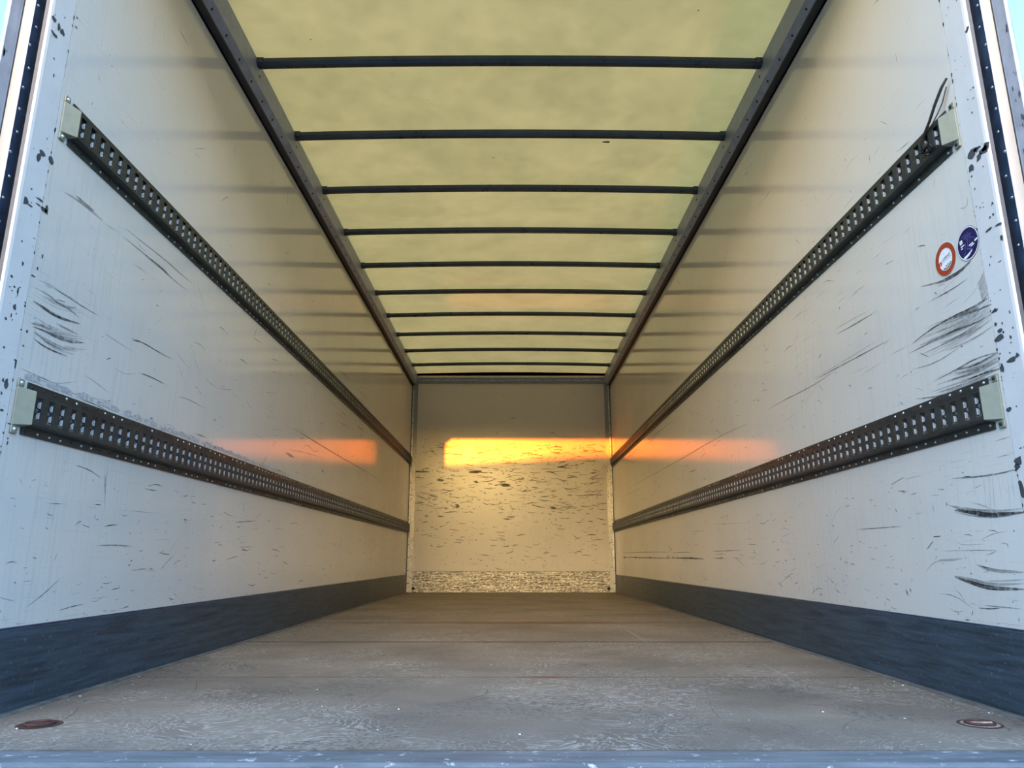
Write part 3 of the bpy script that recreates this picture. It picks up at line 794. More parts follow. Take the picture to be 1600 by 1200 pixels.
for (a, b, w_, l_) in ((-0.43, 1.40, 0.035, 0.16), (-0.07, 1.24, 0.040, 0.13), (-1.10, 1.405, 0.022, 0.24), (-0.64, 0.99, 0.045, 0.05),
                       (0.50, 0.97, 0.035, 0.07), (-0.85, 1.30, 0.026, 0.09), (0.62, 1.46, 0.020, 0.12), (-0.06, 0.84, 0.012, 0.08), (-0.06, 0.52, 0.012, 0.08),
                       (-0.84, 0.52, 0.010, 0.10), (-0.84, 0.87, 0.016, 0.08), (-0.42, 1.28, 0.028, 0.05), (0.36, 1.68, 0.010, 0.07), (0.30, 1.66, 0.010, 0.05)):
    mb.stroke([(a - l_ / 2, b + rng.uniform(-.008, .008)), (a, b), (a + l_ / 2, b + rng.uniform(-.008, .008))], placeb, w_, 0.95)
stuff(mb.build('scrape_marks', 'scuff_back', wall_back))

# floor of four plywood sheets with open seams
floor_root = struct(empty('floor'))
mb = MB(); mb.box(-W - T, W + T, 0.0, L + T, -0.10, -0.022)
mb.build('floor_bearer', 'seal', floor_root)
seams = [0.0, 0.932, 1.959, 3.005, L]
for i in range(4):
    mb = MB(); mb.box(-W, W, seams[i] + 0.0035, seams[i + 1] - 0.0035, -0.021, 0.0)
    mb.build('plywood_sheet', 'floor', floor_root)
    if i:
        mb = MB(); mb.box(-W, W, seams[i] - 0.0036, seams[i] + 0.0036, -0.021, -0.0006); mb.build('seam_sealant', 'black', floor_root)
for s in (-1, 1):
    mb = MB(); xs = sorted((s * W, s * (W - 0.022)))
    mb.box(xs[0], xs[1], 0.02, L, 0.0, 0.004)
    mb.build('edge_strip', 'edge_strip', floor_root)
placef = lambda a, b: (a, b, 0.0005)
mbl, mbd = MB(), MB()
for _ in range(150):
    for mb_, p in ((mbl, 0.5), (mbd, 0.6)):
        a, b = rng.uniform(-1.15, 1.15), 0.05 + 3.2 * rng.random() ** 1.5
        ln = 0.03 + 0.30 * rng.random() ** 3; ang = rng.uniform(0, 6.28); cu = rng.gauss(0, 0.9)
        pts = []
        for k in range(4):
            pts.append((a, b)); a += math.cos(ang) * ln / 3; b += math.sin(ang) * ln / 3; ang += cu * 0.4
        pts = [(min(1.18, max(-1.18, q[0])), max(0.02, q[1])) for q in pts]
        mb_.stroke(pts, placef, rng.uniform(0.0012, 0.0030), rng.uniform(0.2, p))
mbl.stroke([(0.93, 1.35), (0.90, 1.0), (0.86, 0.70)], placef, 0.010, 0.5)
mbl.stroke([(0.62, 2.9), (0.63, 2.4), (0.62, 1.75)], placef, 0.014, 0.45)
stuff(mbl.build('pale_scratches', 'scratch_light', floor_root))
stuff(mbd.build('dark_scratches', 'scratch_dark', floor_root))

# translucent roof skin, cambered like the bows
def camber(x): return 0.016 * (1 - (x / 1.15) ** 2)
mb = MB(); n = 24; nv = []
XE = W + T
for y0, y1 in ((0.0, L + T),):
    for i in range(n + 1):
        x = -XE + 2 * XE * i / n
        mb.v += [(x, y0, ZR + 0.03 + camber(x)), (x, y1, ZR + 0.03 + camber(x))]
    for i in range(n):
        mb.f.append((2 * i, 2 * i + 1, 2 * i + 3, 2 * i + 2))
ceiling = struct(mb.build('ceiling', 'roof', smooth=True))
mb = MB()
placer = lambda a, b: (a, b, ZR + 0.0285 + camber(a))
for _ in range(26):
    mb.blob(rng.uniform(-1.0, 1.0), rng.uniform(1.0, 6.5), rng.uniform(0.002, 0.005), rng.uniform(0.002, 0.005), placer, rng)
mb.blob(0.535, 2.07, 0.022, 0.012, placer, rng)
stuff(mb.build('dirt_specks', 'strip_brown', ceiling))

# roof bows
ORD = ['first', 'second', 'third', 'fourth', 'fifth', 'sixth', 'seventh', 'eighth', 'ninth', 'tenth']
def bow_mesh():
    # section (y, z) of a folded hat profile
    prof = [(-0.021, 0.030), (-0.021, 0.012), (-0.016, 0.006), (-0.010, 0.0), (0.004, 0.0), (0.009, 0.004), (0.014, 0.003), (0.021, 0.003), (0.021, 0.030)]
    mb = MB(); n = 20
    for i in range(n + 1):
        x = -1.17 + 2.34 * i / n
        mb.v += [(x, p, q - 0.004 + camber(x)) for p, q in prof]
    k = len(prof)
    for i in range(n):
        for j in range(k):
            jj = (j + 1) % k
            mb.f.append((i * k + j, i * k + jj, (i + 1) * k + jj, (i + 1) * k + j))
    return mb.mesh('roof_bow_profile', 'bow')
bm_ = bow_mesh()
mbp = MB()
mbp.prism([(-0.026, 0.028), (-0.026, 0.002), (-0.012, -0.008), (0.012, -0.008), (0.026, 0.002), (0.026, 0.028)], lambda u, v, t: (t, u, v), -0.016, 0.016)
foot_me = mbp.mesh('bow_foot', 'bow')
for k in range(-2, 10):
    y = 1.375 + 0.595 * k
    r = empty('roof_bow', (0, y, ZR))
    o = bpy.data.objects.new('bow_profile', bm_); COL.objects.link(o); o.parent = r
    for s in (-1, 1):
        f = bpy.data.objects.new('end_bracket', foot_me); COL.objects.link(f); f.parent = r
        f.location = (s * 1.156, 0, 0)
    if k >= 0:
        tag(r, 'dark steel roof bow under the translucent roof, %s counted from the rear opening' % ORD[k], 'roof bow', 'roof bows across the ceiling')
    else:
        tag(r, ['dark steel roof bow right above the open rear doorway', 'dark steel roof bow just inside the rear doorway, overhead'][k + 2], 'roof bow', 'roof bows across the ceiling')

# side roof rails (stepped aluminium profile) with rivets
def roof_rail(name, s):
    prof = [(W - 0.0335, 2.4795), (W - 0.036, 2.482), (W - 0.0535, 2.506), (W - 0.0510, 2.511), (W - 0.0545, 2.516), (W - 0.0545, ZR + 0.026), (W, ZR + 0.026), (W, 2.4795)]
    mb = MB(); mb.prism(prof, lambda u, v, t: (s * u, t, v), 0.0, L)
    r = struct(mb.build(name, 'rail_roof'))
    mb = MB(); mb.prism([(W, 2.474), (W - 0.031, 2.474), (W - 0.033, 2.479), (W, 2.479)], lambda u, v, t: (s * u, t, v), 0.0, L)
    mb.build('lower_lip', 'lip', r)
    mb = MB(); y = 0.15
    while y < L - 0.05:
        mb.dome((s * (W - 0.0440), y, 2.493), (-0.8 * s, 0, -0.6), 0.0062, 0.003)
        y += 0.1488
    for k in range(-2, 10):
        mb.dome((s * (W - 0.0545), 1.375 + 0.595 * k + 0.028, 2.565), (-s, 0, 0), 0.0065, 0.003)
    stuff(mb.build('rivets', 'rivet_dark', r))
    mb = MB(); mb.box(*sorted((s * W, s * (W + T + 0.01))), 0.0, L + T, 2.46, ZR + 0.07)
    mb.build('outer_cap', 'edge_grey', r)
    return r
roof_rail('trim_1', -1); roof_rail('trim_2', 1)

# bulkhead top rail and corner profiles
mb = MB(); mb.prism([(L, 2.500), (L - 0.012, 2.500), (L - 0.014, 2.512), (L - 0.030, 2.520), (L - 0.032, 2.552), (L - 0.045, 2.556), (L - 0.045, 2.572), (L, 2.572)],
                    lambda u, v, t: (t, u, v), -W + 0.03, W - 0.03)
top_rail = struct(mb.build('trim_3', 'rail_roof'))
mb = MB()
for i in range(20): mb.dome((-1.1 + i * 0.116, L - 0.031, 2.537), (0, -1, 0), 0.006, 0.003)
stuff(mb.build('rivets', 'rivet_dark', top_rail))
mb = MB(); mb.box(-W - T, W + T, L, L + T + 0.01, ZR + 0.0, ZR + 0.08); mb.build('outer_cap', 'edge_grey', top_rail)
for nm, s in (('trim_4', -1), ('trim_5', 1)):
    mb = MB(); mb.box(*sorted((s * (W - 0.072), s * (W - 0.012))), L - 0.003, L, 0.0, 2.50)
    c = struct(mb.build(nm, 'corner'))
    mb = MB(); mb.box(*sorted((s * (W - 0.026), s * (W - 0.008))), L - 0.016, L - 0.003, 0.0, 2.49)
    mb.build('corner_bead', 'alu', c, bevel=0.003)
    mb = MB(); mb.box(*sorted((s * (W - 0.008), s * W)), L - 0.010, L - 0.001, 0.0, 2.49)
    mb.build('sealant_joint', 'seal', c)
    mb = MB()
    for i in range(17): mb.dome((s * (W - 0.017), L - 0.016, 0.10 + i * 0.146), (0, -1, 0), 0.006, 0.003)
    stuff(mb.build('rivets', 'rivet_dark', c))

# kick boards
for nm, s in (('baseboard_left', -1), ('baseboard_right', 1)):
    mb = MB(); mb.box(*sorted((s * (W - 0.005), s * W)), Y_SEAM - 0.09, L - 0.012, 0.006, 0.199)
    b = struct(mb.build(nm, 'kick', bevel=0.002))
    mb = MB(); mb.box(*sorted((s * (W - 0.0035), s * W)), Y_SEAM, L - 0.012, 0.199, 0.2045)
    mb.build('top_bead', 'seal', b)
mb = MB(); mb.box(-W + 0.072, W - 0.072, L - 0.004, L, 0.0, 0.232)
bb = struct(mb.build('baseboard_back', 'kick_back'))
mb = MB(); mb.box(-W + 0.072, W - 0.072, L - 0.003, L, 0.232, 0.238); mb.build('top_bead', 'seal', bb)
for s in (-1, 1):
    mb = MB(); mb.dome((s * (W - 0.085), L - 0.004, 0.042), (0, -1, 0), 0.019, 0.008, 12); mb.build('rubber_plug', 'black', bb)

# rear door frame: one post profile each side, header above, sill below
def rear_post(name, s):
    pl = lambda u, v, t: (s * u, v, t)
    Z0, Z1 = -0.10, 2.72
    post = [(W, Y_SEAM - 0.002), (W, 0.112), (W + 0.0015, 0.104), (W + 0.006, 0.100), (W + 0.006, 0.15), (W + 0.05, 0.15), (W + 0.05, Y_SEAM - 0.002)]
    mb = MB(); mb.prism(post, pl, Z0, Z1)
    r = struct(mb.build(name, 'post'))
    mb = MB(); mb.prism([(W + 0.0062, 0.1002), (W + 0.016, 0.1002), (W + 0.016, 0.149), (W + 0.0062, 0.149)], pl, Z0, Z1); mb.build('seal_lip', 'strip_brown', r)
    mb = MB(); mb.prism([(W + 0.0165, 0.149), (W + 0.034, 0.1495), (W + 0.0375, 0.142), (W + 0.0375, 0.0925), (W + 0.05, 0.0925), (W + 0.05, 0.155), (W + 0.0165, 0.155)], pl, Z0, Z1)
    seal = mb.build('door_seal', 'seal', r)
    mb = MB()
    zz = 0.05
    while zz < 2.6:
        mb.dome((s * (W + 0.0375), 0.104 + 0.006 * math.sin(zz * 40), zz), (-s, 0, 0), 0.0042, 0.0025); zz += 0.063
    stuff(mb.build('rivets', 'silver', seal))
    mb = MB(); mb.prism([(W + 0.0378, 0.092), (W + 0.066, 0.092), (W + 0.066, 0.1), (W + 0.0378, 0.1)], pl, Z0, Z1); mb.build('frame_face', 'cream', r)
    mb = MB(); mb.prism([(W + 0.0665, 0.150), (W + 0.0665, 0.091), (W + 0.0685, 0.091), (W + 0.0685, 0.150)], pl, Z0, Z1); mb.build('joint', 'rivet_dark', r)
    mb = MB(); mb.prism([(W + 0.069, 0.16), (W + 0.069, 0.094), (W + 0.071, 0.088), (W + 0.0715, 0.054), (W + 0.078, 0.050), (W + 0.085, 0.055), (W + 0.085, 0.16)], pl, Z0, Z1)
    mb.build('hinge_edge', 'edge_grey', r)
    mb = MB(); rg = random.Random(4 + s)
    place = lambda a, b: (s * (W - 0.0005), a, b)
    for (a, b, ra, rb) in CHIPS['L' if s < 0 else 'R']:
        k = 1.5 if ra * rb > 2.5e-5 else 1.15
        mb.blob(a, b, ra * k, rb * k, place, rg)
    for _ in range(130):
        a, b = rg.uniform(0.115, Y_SEAM), rg.uniform(0.15, 2.4); q = 0.0008 + 0.004 * rg.random() ** 3
        mb.blob(a, b, q, q * rg.uniform(0.5, 1.6), place, rg)
    for _ in range(60):
        b = rg.uniform(0.15, 2.4); q = 0.001 + 0.004 * rg.random() ** 2
        mb.blob(Y_SEAM - 0.002, b, q * 0.7, q * 1.6, place, rg)
    place = lambda a, b: (s * (W + 0.0715 - 0.001), a, b)
    for _ in range(70):
        b = rg.uniform(0.15, 2.4); q = 0.002 + 0.006 * rg.random() ** 2
        mb.blob(0.058 + rg.random() ** 2 * 0.02, b, q * 0.6, q * 2.0, place, rg)
    stuff(mb.build('paint_chips', 'chip', r))
    return r
rear_post('trim_6', -1); rear_post('trim_7', 1)
mb = MB(); mb.prism([(0.05, 2.52), (0.10, 2.50), (0.19, 2.50), (0.20, ZR + 0.10), (0.05, ZR + 0.10)], lambda u, v, t: (t, u, v), -W - 0.085, W + 0.085)
struct(mb.build('trim_8', 'post'))
mb = MB(); mb.prism([(0.0, 0.001), (-0.005, 0.003), (-0.085, 0.002), (-0.092, -0.004), (-0.092, -0.10), (0.0, -0.10)], lambda u, v, t: (t, u, v), -W - 0.085, W + 0.085)
struct(mb.build('trim_9', 'sill'))
mb = MB(); mb.box(-1.25, 1.25, -1.95, -0.185, -0.05, -0.014)
plat = empty('tail_lift_platform', (0, -1.0, -0.05))
o = mb.build('deck_plate', 'deck', plat); o.location = (0, 1.0, 0.05)
mb = MB(); mb.box(-1.25, 1.25, -0.184, -0.105, -0.05, -0.012)
o = mb.build('white_edge', 'lift', plat); o.location = (0, 1.0, 0.05)
mb = MB(); mb.tube([(-1.25, -0.098, -0.022), (1.25, -0.098, -0.022)], 0.008, 10)
o = mb.build('hinge_pin', 'rivet_dark', plat, True); o.location = (0, 1.0, 0.05)
for x in (-0.8, 0.8):
    mb = MB(); mb.prism([(-0.3, -0.05), (-1.7, -0.05), (-1.7, -0.08), (-0.3, -0.15)], lambda u, v, t: (t, u, v), x - 0.03, x + 0.03)
    o = mb.build('support_arm', 'seal', plat); o.location = (0, 1.0, 0.05)
tag(plat, 'chipped white platform edge just below the blue-grey rear sill', 'platform')

# ------------------------------------------------------------------ slotted lashing tracks
PITCH = 0.0495
def lashing_track(s, z0, z1, ystart, label):
    H = z1 - z0
    root = empty('lashing_track', (s * W, ystart, z0))
    dF = 0.024
    Y0, Y1 = ystart + 0.040, L - 0.035
    fl, sl = 0.020, 0.006                      # flange width, slope width
    zb, zt = z0 + fl + sl, z1 - fl - sl        # front plate between these
    sh = 0.031                                 # half slot height
    zm = (zb + zt) / 2
    P = lambda d, z, t: (s * (W - d), t, z)
    def add(mb, name, mat, **kw):
        o = mb.build(name, mat, root, **kw); o.location = (-s * W, -ystart, -z0); return o
    for nm, pr in (('lower_flange', [(0.0005, z0), (0.004, z0), (0.004, z0 + fl), (dF, zb), (dF, zb + 0.0005), (dF - 0.003, zb + 0.0005), (0.0005, z0 + fl)]),
                   ('upper_flange', [(0.0005, z1), (0.004, z1), (0.004, z1 - fl), (dF, zt), (dF, zt - 0.0005), (dF - 0.003, zt - 0.0005), (0.0005, z1 - fl)])):
        mb = MB(); mb.prism(pr, P, Y0, Y1); add(mb, nm, 'etrack')
    # slotted front plate: two long webs and the bars between slots
    mb = MB()
    mb.prism([(dF - 0.003, zb), (dF, zb), (dF, zm - sh), (dF - 0.003, zm - sh)], P, Y0, Y1)
    mb.prism([(dF - 0.003, zm + sh), (dF, zm + sh), (dF, zt), (dF - 0.003, zt)], P, Y0, Y1)
    nsl = int((Y1 - Y0 - 0.01) / PITCH)
    sw = 0.0245
    ys = [Y0 + 0.012 + PITCH * i for i in range(nsl)]    # near edge of each slot
    prev = Y0
    for y in ys + [None]:
        e = y if y is not None else Y1
        mb.prism([(dF - 0.003, zm - sh), (dF, zm - sh), (dF, zm + sh), (dF - 0.003, zm + sh)], P, prev, e)
        if y is not None: prev = y + sw
    add(mb, 'slotted_plate', 'etrack')
    # turned-in double-lobed tab on the far side of every slot
    def lobe(y, off=(0, 0, 0)):
        pts = []
        for i in range(13):
            q = -1 + 2 * i / 12.0
            pts.append((dF - 0.003 - (0.0035 + 0.0125 * (0.5 - 0.5 * math.cos(2 * math.pi * (q + 1) / 2 * 1.0 * 2)) ** 0.8), zm + q * sh * 0.80))
        return [(dF - 0.002, zm - sh * 0.80)] + pts + [(dF - 0.002, zm + sh * 0.80)]
    def tab(mb, place, t):
        n0 = len(mb.f)
        mb.prism(lobe(0), place, t + sw - 0.003, t + sw + 0.0005)
        n1 = len(mb.f)
        for zc in (zm + sh * 0.42, zm - sh * 0.48):           # highlights on the two lobes, put in as pale pads
            hh = sh * 0.27
            mb.prism([(dF - 0.0025, zc - hh), (dF - 0.0025, zc + hh), (dF - 0.0085, zc + hh * 0.85), (dF - 0.0105, zc), (dF - 0.0085, zc - hh * 0.85)],
                     place, t + sw - 0.0058, t + sw - 0.003)
        return n0, n1, len(mb.f)
    def two_tone(me, ranges):
        me.materials.append(M['lobe_highlight'])
        for n0, n1, n2 in ranges:
            for i in range(n1, n2): me.polygons[i].material_index = 1
    mb = MB(); rr = tab(mb, lambda d, z, t: (s * (W - d) - s * W, t, z - z0), 0.0)
    tab_me = mb.mesh('slot_tab', 'etrack'); two_tone(tab_me, [rr])
    far, far_r = MB(), []
    for i, y in enumerate(ys):
        if i < 45:
            t = bpy.data.objects.new('slot_tab', tab_me); COL.objects.link(t); t.parent = root
            t.location = (0, y - ystart, 0)
        else:
            far_r.append(tab(far, P, y))
    fo = stuff(add(far, 'far_slot_tabs', 'etrack')); two_tone(fo.data, far_r)
    # rivets in both flanges
    rg = random.Random(int(z0 * 1000) + s)
    mbr, mbd = MB(), MB()
    for zc in (z0 + fl * 0.5, z1 - fl * 0.5):
        y = Y0 + 0.015
        while y < Y1 - 0.01:
            (mbr if rg.random() < 0.62 else mbd).dome((s * (W - 0.004), y, zc + rg.uniform(-.002, .002)), (-s, 0, 0), 0.0042, 0.0024)
            y += 0.049
    stuff(add(mbr, 'rivets', 'silver')); stuff(add(mbd, 'sunk_rivets', 'rivet_dark'))
    # sage end cap with a screw ear above and below
    mb = MB()
    ya, yb_, za, zc_ = ystart + 0.001, ystart + 0.043, z0 + 0.018, z1 - 0.018
    c8 = [P(0.0005, za, ya), P(0.0005, zc_, ya), P(0.0045, zc_, ya), P(0.0045, za, ya),
          P(0.0005, za, yb_), P(0.0005, zc_, yb_), P(dF + 0.003, zt + 0.002, yb_), P(dF + 0.003, zb - 0.002, yb_)]
    mb.v += c8; mb.f += [(0, 1, 2, 3), (7, 6, 5, 4), (3, 2, 6, 7), (1, 5, 6, 2), (0, 3, 7, 4), (0, 4, 5, 1)]
    cap = add(mb, 'end_cap', 'cap', bevel=0.0015)
    for zc in (z0 + 0.008, z1 - 0.008):
        mb = MB(); mb.box(*sorted((s * (W - 0.0005), s * (W - 0.006))), ystart, ystart + 0.024, zc - 0.0105, zc + 0.0105)
        ear = add(mb, 'screw_ear', 'cap', bevel=0.003)
        mb = MB(); mb.dome((s * (W - 0.006), ystart + 0.012, zc), (-s, 0, 0), 0.0058, 0.004, 12)
        mb.build('screw', 'silver' if s < 0 else 'rivet_dark', ear, True)
    tag(root, label, 'track', 'slotted lashing tracks on the side walls')
    return root
lashing_track(-1, 0.672, 0.806, 0.205, 'olive-grey slotted lashing track on the left wall, the lower one, sage end cap')
lashing_track(-1, 1.484, 1.614, 0.205, 'olive-grey slotted lashing track on the left wall, the upper one')
lashing_track(1, 0.684, 0.816, 0.200, 'olive-grey slotted lashing track on the right wall, the lower one below the scuffs')
lashing_track(1, 1.454, 1.586, 0.196, 'olive-grey slotted lashing track on the right wall, upper one with black strap')

# torn laminate left along the top edge of the lower left track
rg = random.Random(3)
mb = MB(); y = 0.23
while y < 2.4:
    ln = rg.uniform(0.05, 0.13); zc = 0.812 + rg.uniform(0.006, 0.012)
    n = 7; top = []; bot = []
    for i in range(n):
        f = i / (n - 1); top.append((y + ln * f, zc + (0.010 + rg.uniform(-.003, .004)) * math.sin(math.pi * (0.1 + 0.8 * f)))); bot.append((y + ln * f, zc - 0.008 + rg.uniform(-.002, .002)))
    mb.poly([(-(W - 0.0009), a, b) for a, b in top + bot[::-1]])
    y += ln + rg.uniform(-0.01, 0.03)
stuff(mb.build('torn_laminate', 'torn', wall_left))

# ------------------------------------------------------------------ stickers on the right wall
def wall_frame(cy, cz, rot, lift):
    ca, sa = math.cos(rot), math.sin(rot)
    return lambda u, v: (W - lift, cy - (u * ca - v * sa), cz + (u * sa + v * ca))
def add_text(name, body, size, parent, loc_uv, cy, cz, rot, mat, lift, xs=1.0):
    cu = bpy.data.curves.new(name, 'FONT'); cu.body = body; cu.size = size; cu.align_x = 'CENTER'; cu.align_y = 'CENTER'
    tmp = bpy.data.objects.new(name + '_tmp', cu); COL.objects.link(tmp)
    dg = bpy.context.evaluated_depsgraph_get()
    me = bpy.data.meshes.new_from_object(tmp.evaluated_get(dg))
    bpy.data.objects.remove(tmp, do_unlink=True)
    fr = wall_frame(cy, cz, rot, lift)
    for v in me.vertices:
        v.co = fr(v.co.x * xs + loc_uv[0], v.co.y + loc_uv[1])
    me.materials.clear(); me.materials.append(M[mat])
    o = bpy.data.objects.new(name, me); COL.objects.link(o); o.parent = parent
    return o
def disc(mb, fr, r, seg=48): mb.poly([fr(math.cos(2 * math.pi * i / seg) * r, math.sin(2 * math.pi * i / seg) * r) for i in range(seg)])
def rect(mb, fr, u0, u1, v0, v1): mb.poly([fr(u0, v0), fr(u1, v0), fr(u1, v1), fr(u0, v1)])
cy, cz, rot = 0.3365, 1.183, math.radians(9)
st = empty('round_sticker')
F = lambda k: wall_frame(cy, cz, rot, 0.0010 + 0.0002 * k)
mb = MB(); disc(mb, F(0), 0.0480); mb.build('backing', 'vinyl_white', st)
mb = MB(); mb.ring(F(1), 0.0320, 0.0468); mb.build('red_ring', 'red', st)
mb = MB()
for i in range(46):
    a = 2 * math.pi * i / 46
    if i % 6 == 5: continue
    mb.ring(F(2), 0.0385, 0.0400, 1, a, a + 0.085)
stuff(mb.build('ring_print', 'dark_red', st))
mb = MB(); mb.ring(F(2), 0.0457, 0.0470); mb.ring(F(2), 0.0315, 0.0324); mb.build('ring_edges', 'dark_red', st)
mb = MB(); rect(mb, F(2), -0.0315, -0.0195, -0.0075, 0.0045); mb.build('logo_square', 'logo_red', st)
mb = MB(); fr = F(3)
mb.poly([fr(-0.0275, -0.0045), fr(-0.0235, -0.0045), fr(-0.0235, -0.0015), fr(-0.0275, -0.0015)]); mb.build('logo_mark', 'vinyl_white', st)
add_text('lettering', 'LODERWIJT', 0.0105, st, (0.0055, 0.0035), cy, cz, rot, 'ink', 0.0016, 0.72)
mb = MB(); rect(mb, F(2), -0.0185, 0.027, -0.0040, -0.0033); mb.build('underline', 'ink', st)
mb = MB()
for i in range(9):
    a = math.radians(232 + i * 9.6); mb.ring(F(2), 0.0245, 0.0295, 2, a, a + math.radians(7))
for i in range(5):
    a = math.radians(248 + i * 10.5); mb.ring(F(2), 0.0185, 0.0212, 2, a, a + math.radians(9.2))
stuff(mb.build('curved_print', 'ink', st))
tag(st, 'round white sticker with a red ring and black print on right wall', 'sticker')

cy, cz, rot = 0.2345, 1.184, math.radians(4)
sb = empty('round_sticker')
F = lambda k: wall_frame(cy, cz, rot, 0.0010 + 0.0002 * k)
mb = MB(); disc(mb, F(0), 0.0465); mb.build('backing', 'ink', sb)
mb = MB(); mb.ring(F(1), 0.0425, 0.0452); mb.build('white_ring', 'vinyl_white', sb)
mb = MB(); disc(mb, F(1), 0.0420); mb.build('blue_field', 'blue', sb)
mb = MB(); rect(mb, F(2), -0.031, -0.019, 0.0095, 0.0205); mb.build('logo_square', 'vinyl_white', sb)
mb = MB(); disc(mb, F(3), 0.0, 4) if False else None
mb = MB(); fr = F(3); mb.poly([fr(-0.0262, 0.0135), fr(-0.0238, 0.0135), fr(-0.0238, 0.0165), fr(-0.0262, 0.0165)]); mb.build('logo_mark', 'ink', sb)
mb = MB(); fr = F(2)
for (u, v, l_, h_, a) in ((-0.022, 0.003, 0.016, 0.0032, 0.0), (-0.026, -0.003, 0.008, 0.003, 0.0), (0.012, -0.008, 0.018, 0.003, 0.05), (0.017, -0.013, 0.016, 0.0035, 0.05), (0.034, -0.006, 0.012, 0.005, 0.1)):
    ca, sa = math.cos(a), math.sin(a)
    mb.poly([fr(u + x * ca - y_ * sa, v + x * sa + y_ * ca) for x, y_ in ((-l_ / 2, -h_ / 2), (l_ / 2, -h_ / 2), (l_ / 2, h_ / 2), (-l_ / 2, h_ / 2))])
mb.poly([fr(-0.028, -0.030), (fr(-0.006, -0.0275)), fr(0.014, -0.0225), fr(0.012, -0.026), fr(-0.004, -0.034), fr(-0.020, -0.037)])
mb.build('white_print', 'vinyl_white', sb)
mb = MB(); fr = F(2); rg = random.Random(8)
for (u, v, l_, h_, a) in ((-0.004, 0.026, 0.028, 0.003, 0.1), (0.004, 0.020, 0.030, 0.004, 0.15), (0.008, 0.014, 0.026, 0.003, 0.2), (0.020, 0.008, 0.026, 0.0025, -0.55), (0.004, -0.018, 0.022, 0.004, -0.5),
                          (-0.012, -0.004, 0.003, 0.026, -0.3), (0.0, 0.002, 0.003, 0.026, -0.35), (-0.018, -0.020, 0.010, 0.003, 0.2), (-0.022, -0.026, 0.006, 0.003, 0.4), (0.010, 0.004, 0.002, 0.016, -0.4)):
    ca, sa = math.cos(a), math.sin(a)
    mb.poly([fr(u + x * ca - y_ * sa, v + x * sa + y_ * ca) for x, y_ in ((-l_ / 2, -h_ / 2), (l_ / 2, -h_ / 3), (l_ / 2, h_ / 3), (-l_ / 2, h_ / 2))])
stuff(mb.build('rubbed_print', 'pale_blue', sb))
tag(sb, 'round dark blue sticker with rubbed white print beside the post', 'sticker')

# ------------------------------------------------------------------ black strap knotted to the upper right track
sroot = empty('strap', (W, 0.30, 1.52))
def strap_part(name, pts, rad, flat=1.0, seg=8):
    mb = MB(); mb.tube(pts, rad, seg, flat)
    o = mb.build(name, 'black', sroot, True); o.location = (-W, -0.30, -1.52); return o
strap_part('strap_tail', [(W - 0.012, 0.196, 1.660), (W - 0.020, 0.212, 1.641), (W - 0.027, 0.240, 1.607), (W - 0.031, 0.268, 1.573), (W - 0.034, 0.296, 1.548), (W - 0.034, 0.312, 1.530), (W - 0.031, 0.316, 1.512)],
           [0.0042, 0.0052, 0.0052, 0.0048, 0.0052, 0.0060, 0.0055], 0.8)
strap_part('loose_strand', [(W - 0.010, 0.206, 1.640), (W - 0.012, 0.230, 1.606), (W - 0.018, 0.246, 1.585), (W - 0.028, 0.262, 1.560), (W - 0.030, 0.300, 1.545)], 0.0016, 1.0, 6)
def curl(c, r, n, seed, th):
    rg = random.Random(seed); pts = []
    a0 = rg.uniform(0, 6.28)
    for i in range(n):
        a = a0 + i * 0.75
        pts.append((c[0] + rg.uniform(-.006, .006), c[1] + math.cos(a) * r * rg.uniform(.7, 1.2), c[2] + math.sin(a) * r * rg.uniform(.6, 1.1)))
    strap_part('knot_loop', pts, th)
curl((W - 0.033, 0.312, 1.512), 0.013, 9, 1, 0.0035)
curl((W - 0.032, 0.300, 1.500), 0.011, 8, 2, 0.003)
curl((W - 0.031, 0.286, 1.498), 0.012, 8, 6, 0.003)
curl((W - 0.034, 0.296, 1.512), 0.010, 7, 9, 0.003)
strap_part('loose_end', [(W - 0.030, 0.318, 1.505), (W - 0.034, 0.300, 1.490), (W - 0.030, 0.270, 1.492), (W - 0.030, 0.252, 1.487)], 0.0026)
tag(sroot, 'black strap tied in a knot at the end of upper right track', 'strap')

# ------------------------------------------------------------------ rusty lashing ring pots in the floor
def ring_pot(x, y, label, bright):
    r = empty('lashing_ring_pot', (x, y, 0))
    fr = lambda z: (lambda u, v: (u, v, z))
    mb = MB(); mb.ring(fr(0.0012), 0.040, 0.047, 40)
    mb.build('rim', 'rust', r)
    mb = MB(); mb.poly([(math.cos(2 * math.pi * i / 40) * 0.0405, math.sin(2 * math.pi * i / 40) * 0.0405, 0.0008) for i in range(40)])
    mb.build('pan', 'pale_metal' if bright else 'rust', r)
    mb = MB(); pts = [(math.cos(math.radians(a)) * 0.030, math.sin(math.radians(a)) * 0.026, 0.0035) for a in range(0, 360, 15)]
    mb.tube(pts + [pts[0]], 0.0035, 8); mb.build('pull_ring', 'rust', r, True)
    mb = MB(); mb.box(-0.028, 0.028, -0.004, 0.004, 0.0008, 0.0055); mb.build('hinge_bar', 'pale_metal' if bright else 'rust', r, bevel=0.001)
    tag(r, label, 'lashing ring', 'lashing ring pots in the floor')
ring_pot(-1.067, 0.240, 'dark rusty round lashing ring pot sunk in floor, left rear corner', False)
ring_pot(1.083, 0.246, 'red-brown rusty lashing ring pot with bare metal, right rear floor corner', True)

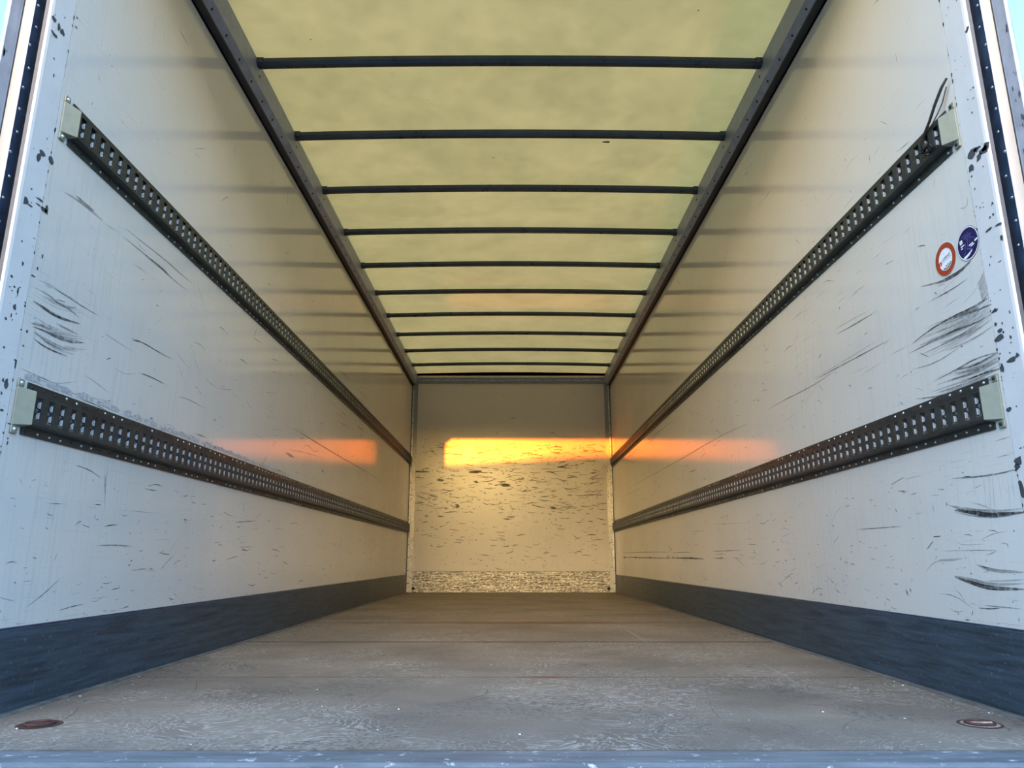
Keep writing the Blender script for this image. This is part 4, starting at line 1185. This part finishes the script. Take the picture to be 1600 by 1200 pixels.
# crumbs and flakes lying on the floor
mb = MB(); rg = random.Random(21)
for _ in range(170):
    if rg.random() < 0.45:
        s = rg.choice((-1, 1)); x = s * (W - 0.03 - rg.random() ** 2 * 0.12)
    else: x = rg.uniform(-1.1, 1.1)
    y = 0.05 + 3.4 * rg.random() ** 1.6; q = 0.0010 + 0.0026 * rg.random() ** 3
    mb.dome((x, y, 0.0003), (0, 0, 1), q, q * 0.6, 5)
crumbs = tag(mb.build('floor_crumbs', 'crumb'), 'tiny white crumbs and flakes scattered over the plywood floor', 'debris', None, 'stuff')

# ------------------------------------------------------------------ outside: ground, and unseen blocks added behind the truck to shape the light
mb = MB(); mb.box(-60, 60, -80, 60, -1.25, -1.15)
struct(mb.build('ground', 'asphalt'))
by = -8.0
gh = struct(empty('light_blockers', (0, by, -1.15)))  # unseen group, added for its effect on sun and sky light
def gpart(name, mat, outline, y0, y1):
    mb = MB(); mb.prism(outline, lambda u, v, t: (u, t, v), y0, y1)
    o = mb.build(name, mat, gh); o.location = (0, -by, 1.15); return o
gpart('low_sun_block', 'render', [(-2.1, -1.15), (0.36, -1.15), (0.36, 3.10), (0.0, 3.075), (-1.72, 2.99), (-2.1, 2.97)], by - 4, by)  # unseen, top shaped to cut the lower edge of the sun strip
gpart('low_sun_block_cap', 'block_trim', [(-2.2, 2.972), (0.36, 3.10), (0.36, 3.13), (-2.2, 3.002)], by - 4.1, by + 0.1)
gpart('tall_sun_block', 'render', [(0.36, -1.15), (3.2, -1.15), (3.2, 4.4), (0.36, 4.4)], by - 4, by)  # unseen, added to keep the grazing sun off the right wall
gpart('tall_sun_block_cap', 'block_trim', [(0.28, 4.4), (3.3, 4.4), (3.3, 4.5), (0.28, 4.5)], by - 4.1, by + 0.1)
gpart('sun_block_door', 'block_trim', [(-1.4, -1.15), (-0.5, -1.15), (-0.5, 0.95), (-1.4, 0.95)], by, by + 0.04)
gpart('left_sky_block', 'render', [(-45, -1.15), (-2.4, -1.15), (-2.4, 4.3), (-45, 4.3)], by - 10, by - 2)  # unseen, added to hide the bright low sky on the left
gpart('left_sky_block_cap', 'block_trim', [(-45.2, 4.3), (-2.3, 4.3), (-2.3, 4.42), (-45.2, 4.42)], by - 10.1, by - 1.8)
gpart('right_sky_block', 'render', [(3.2, -1.15), (45, -1.15), (45, 4.9), (3.2, 4.9)], by - 10, by - 2)  # unseen, added to hide the low sky on the right
gpart('right_sky_block_cap', 'block_trim', [(3.1, 4.9), (45.2, 4.9), (45.2, 5.02), (3.1, 5.02)], by - 10.1, by - 1.8)
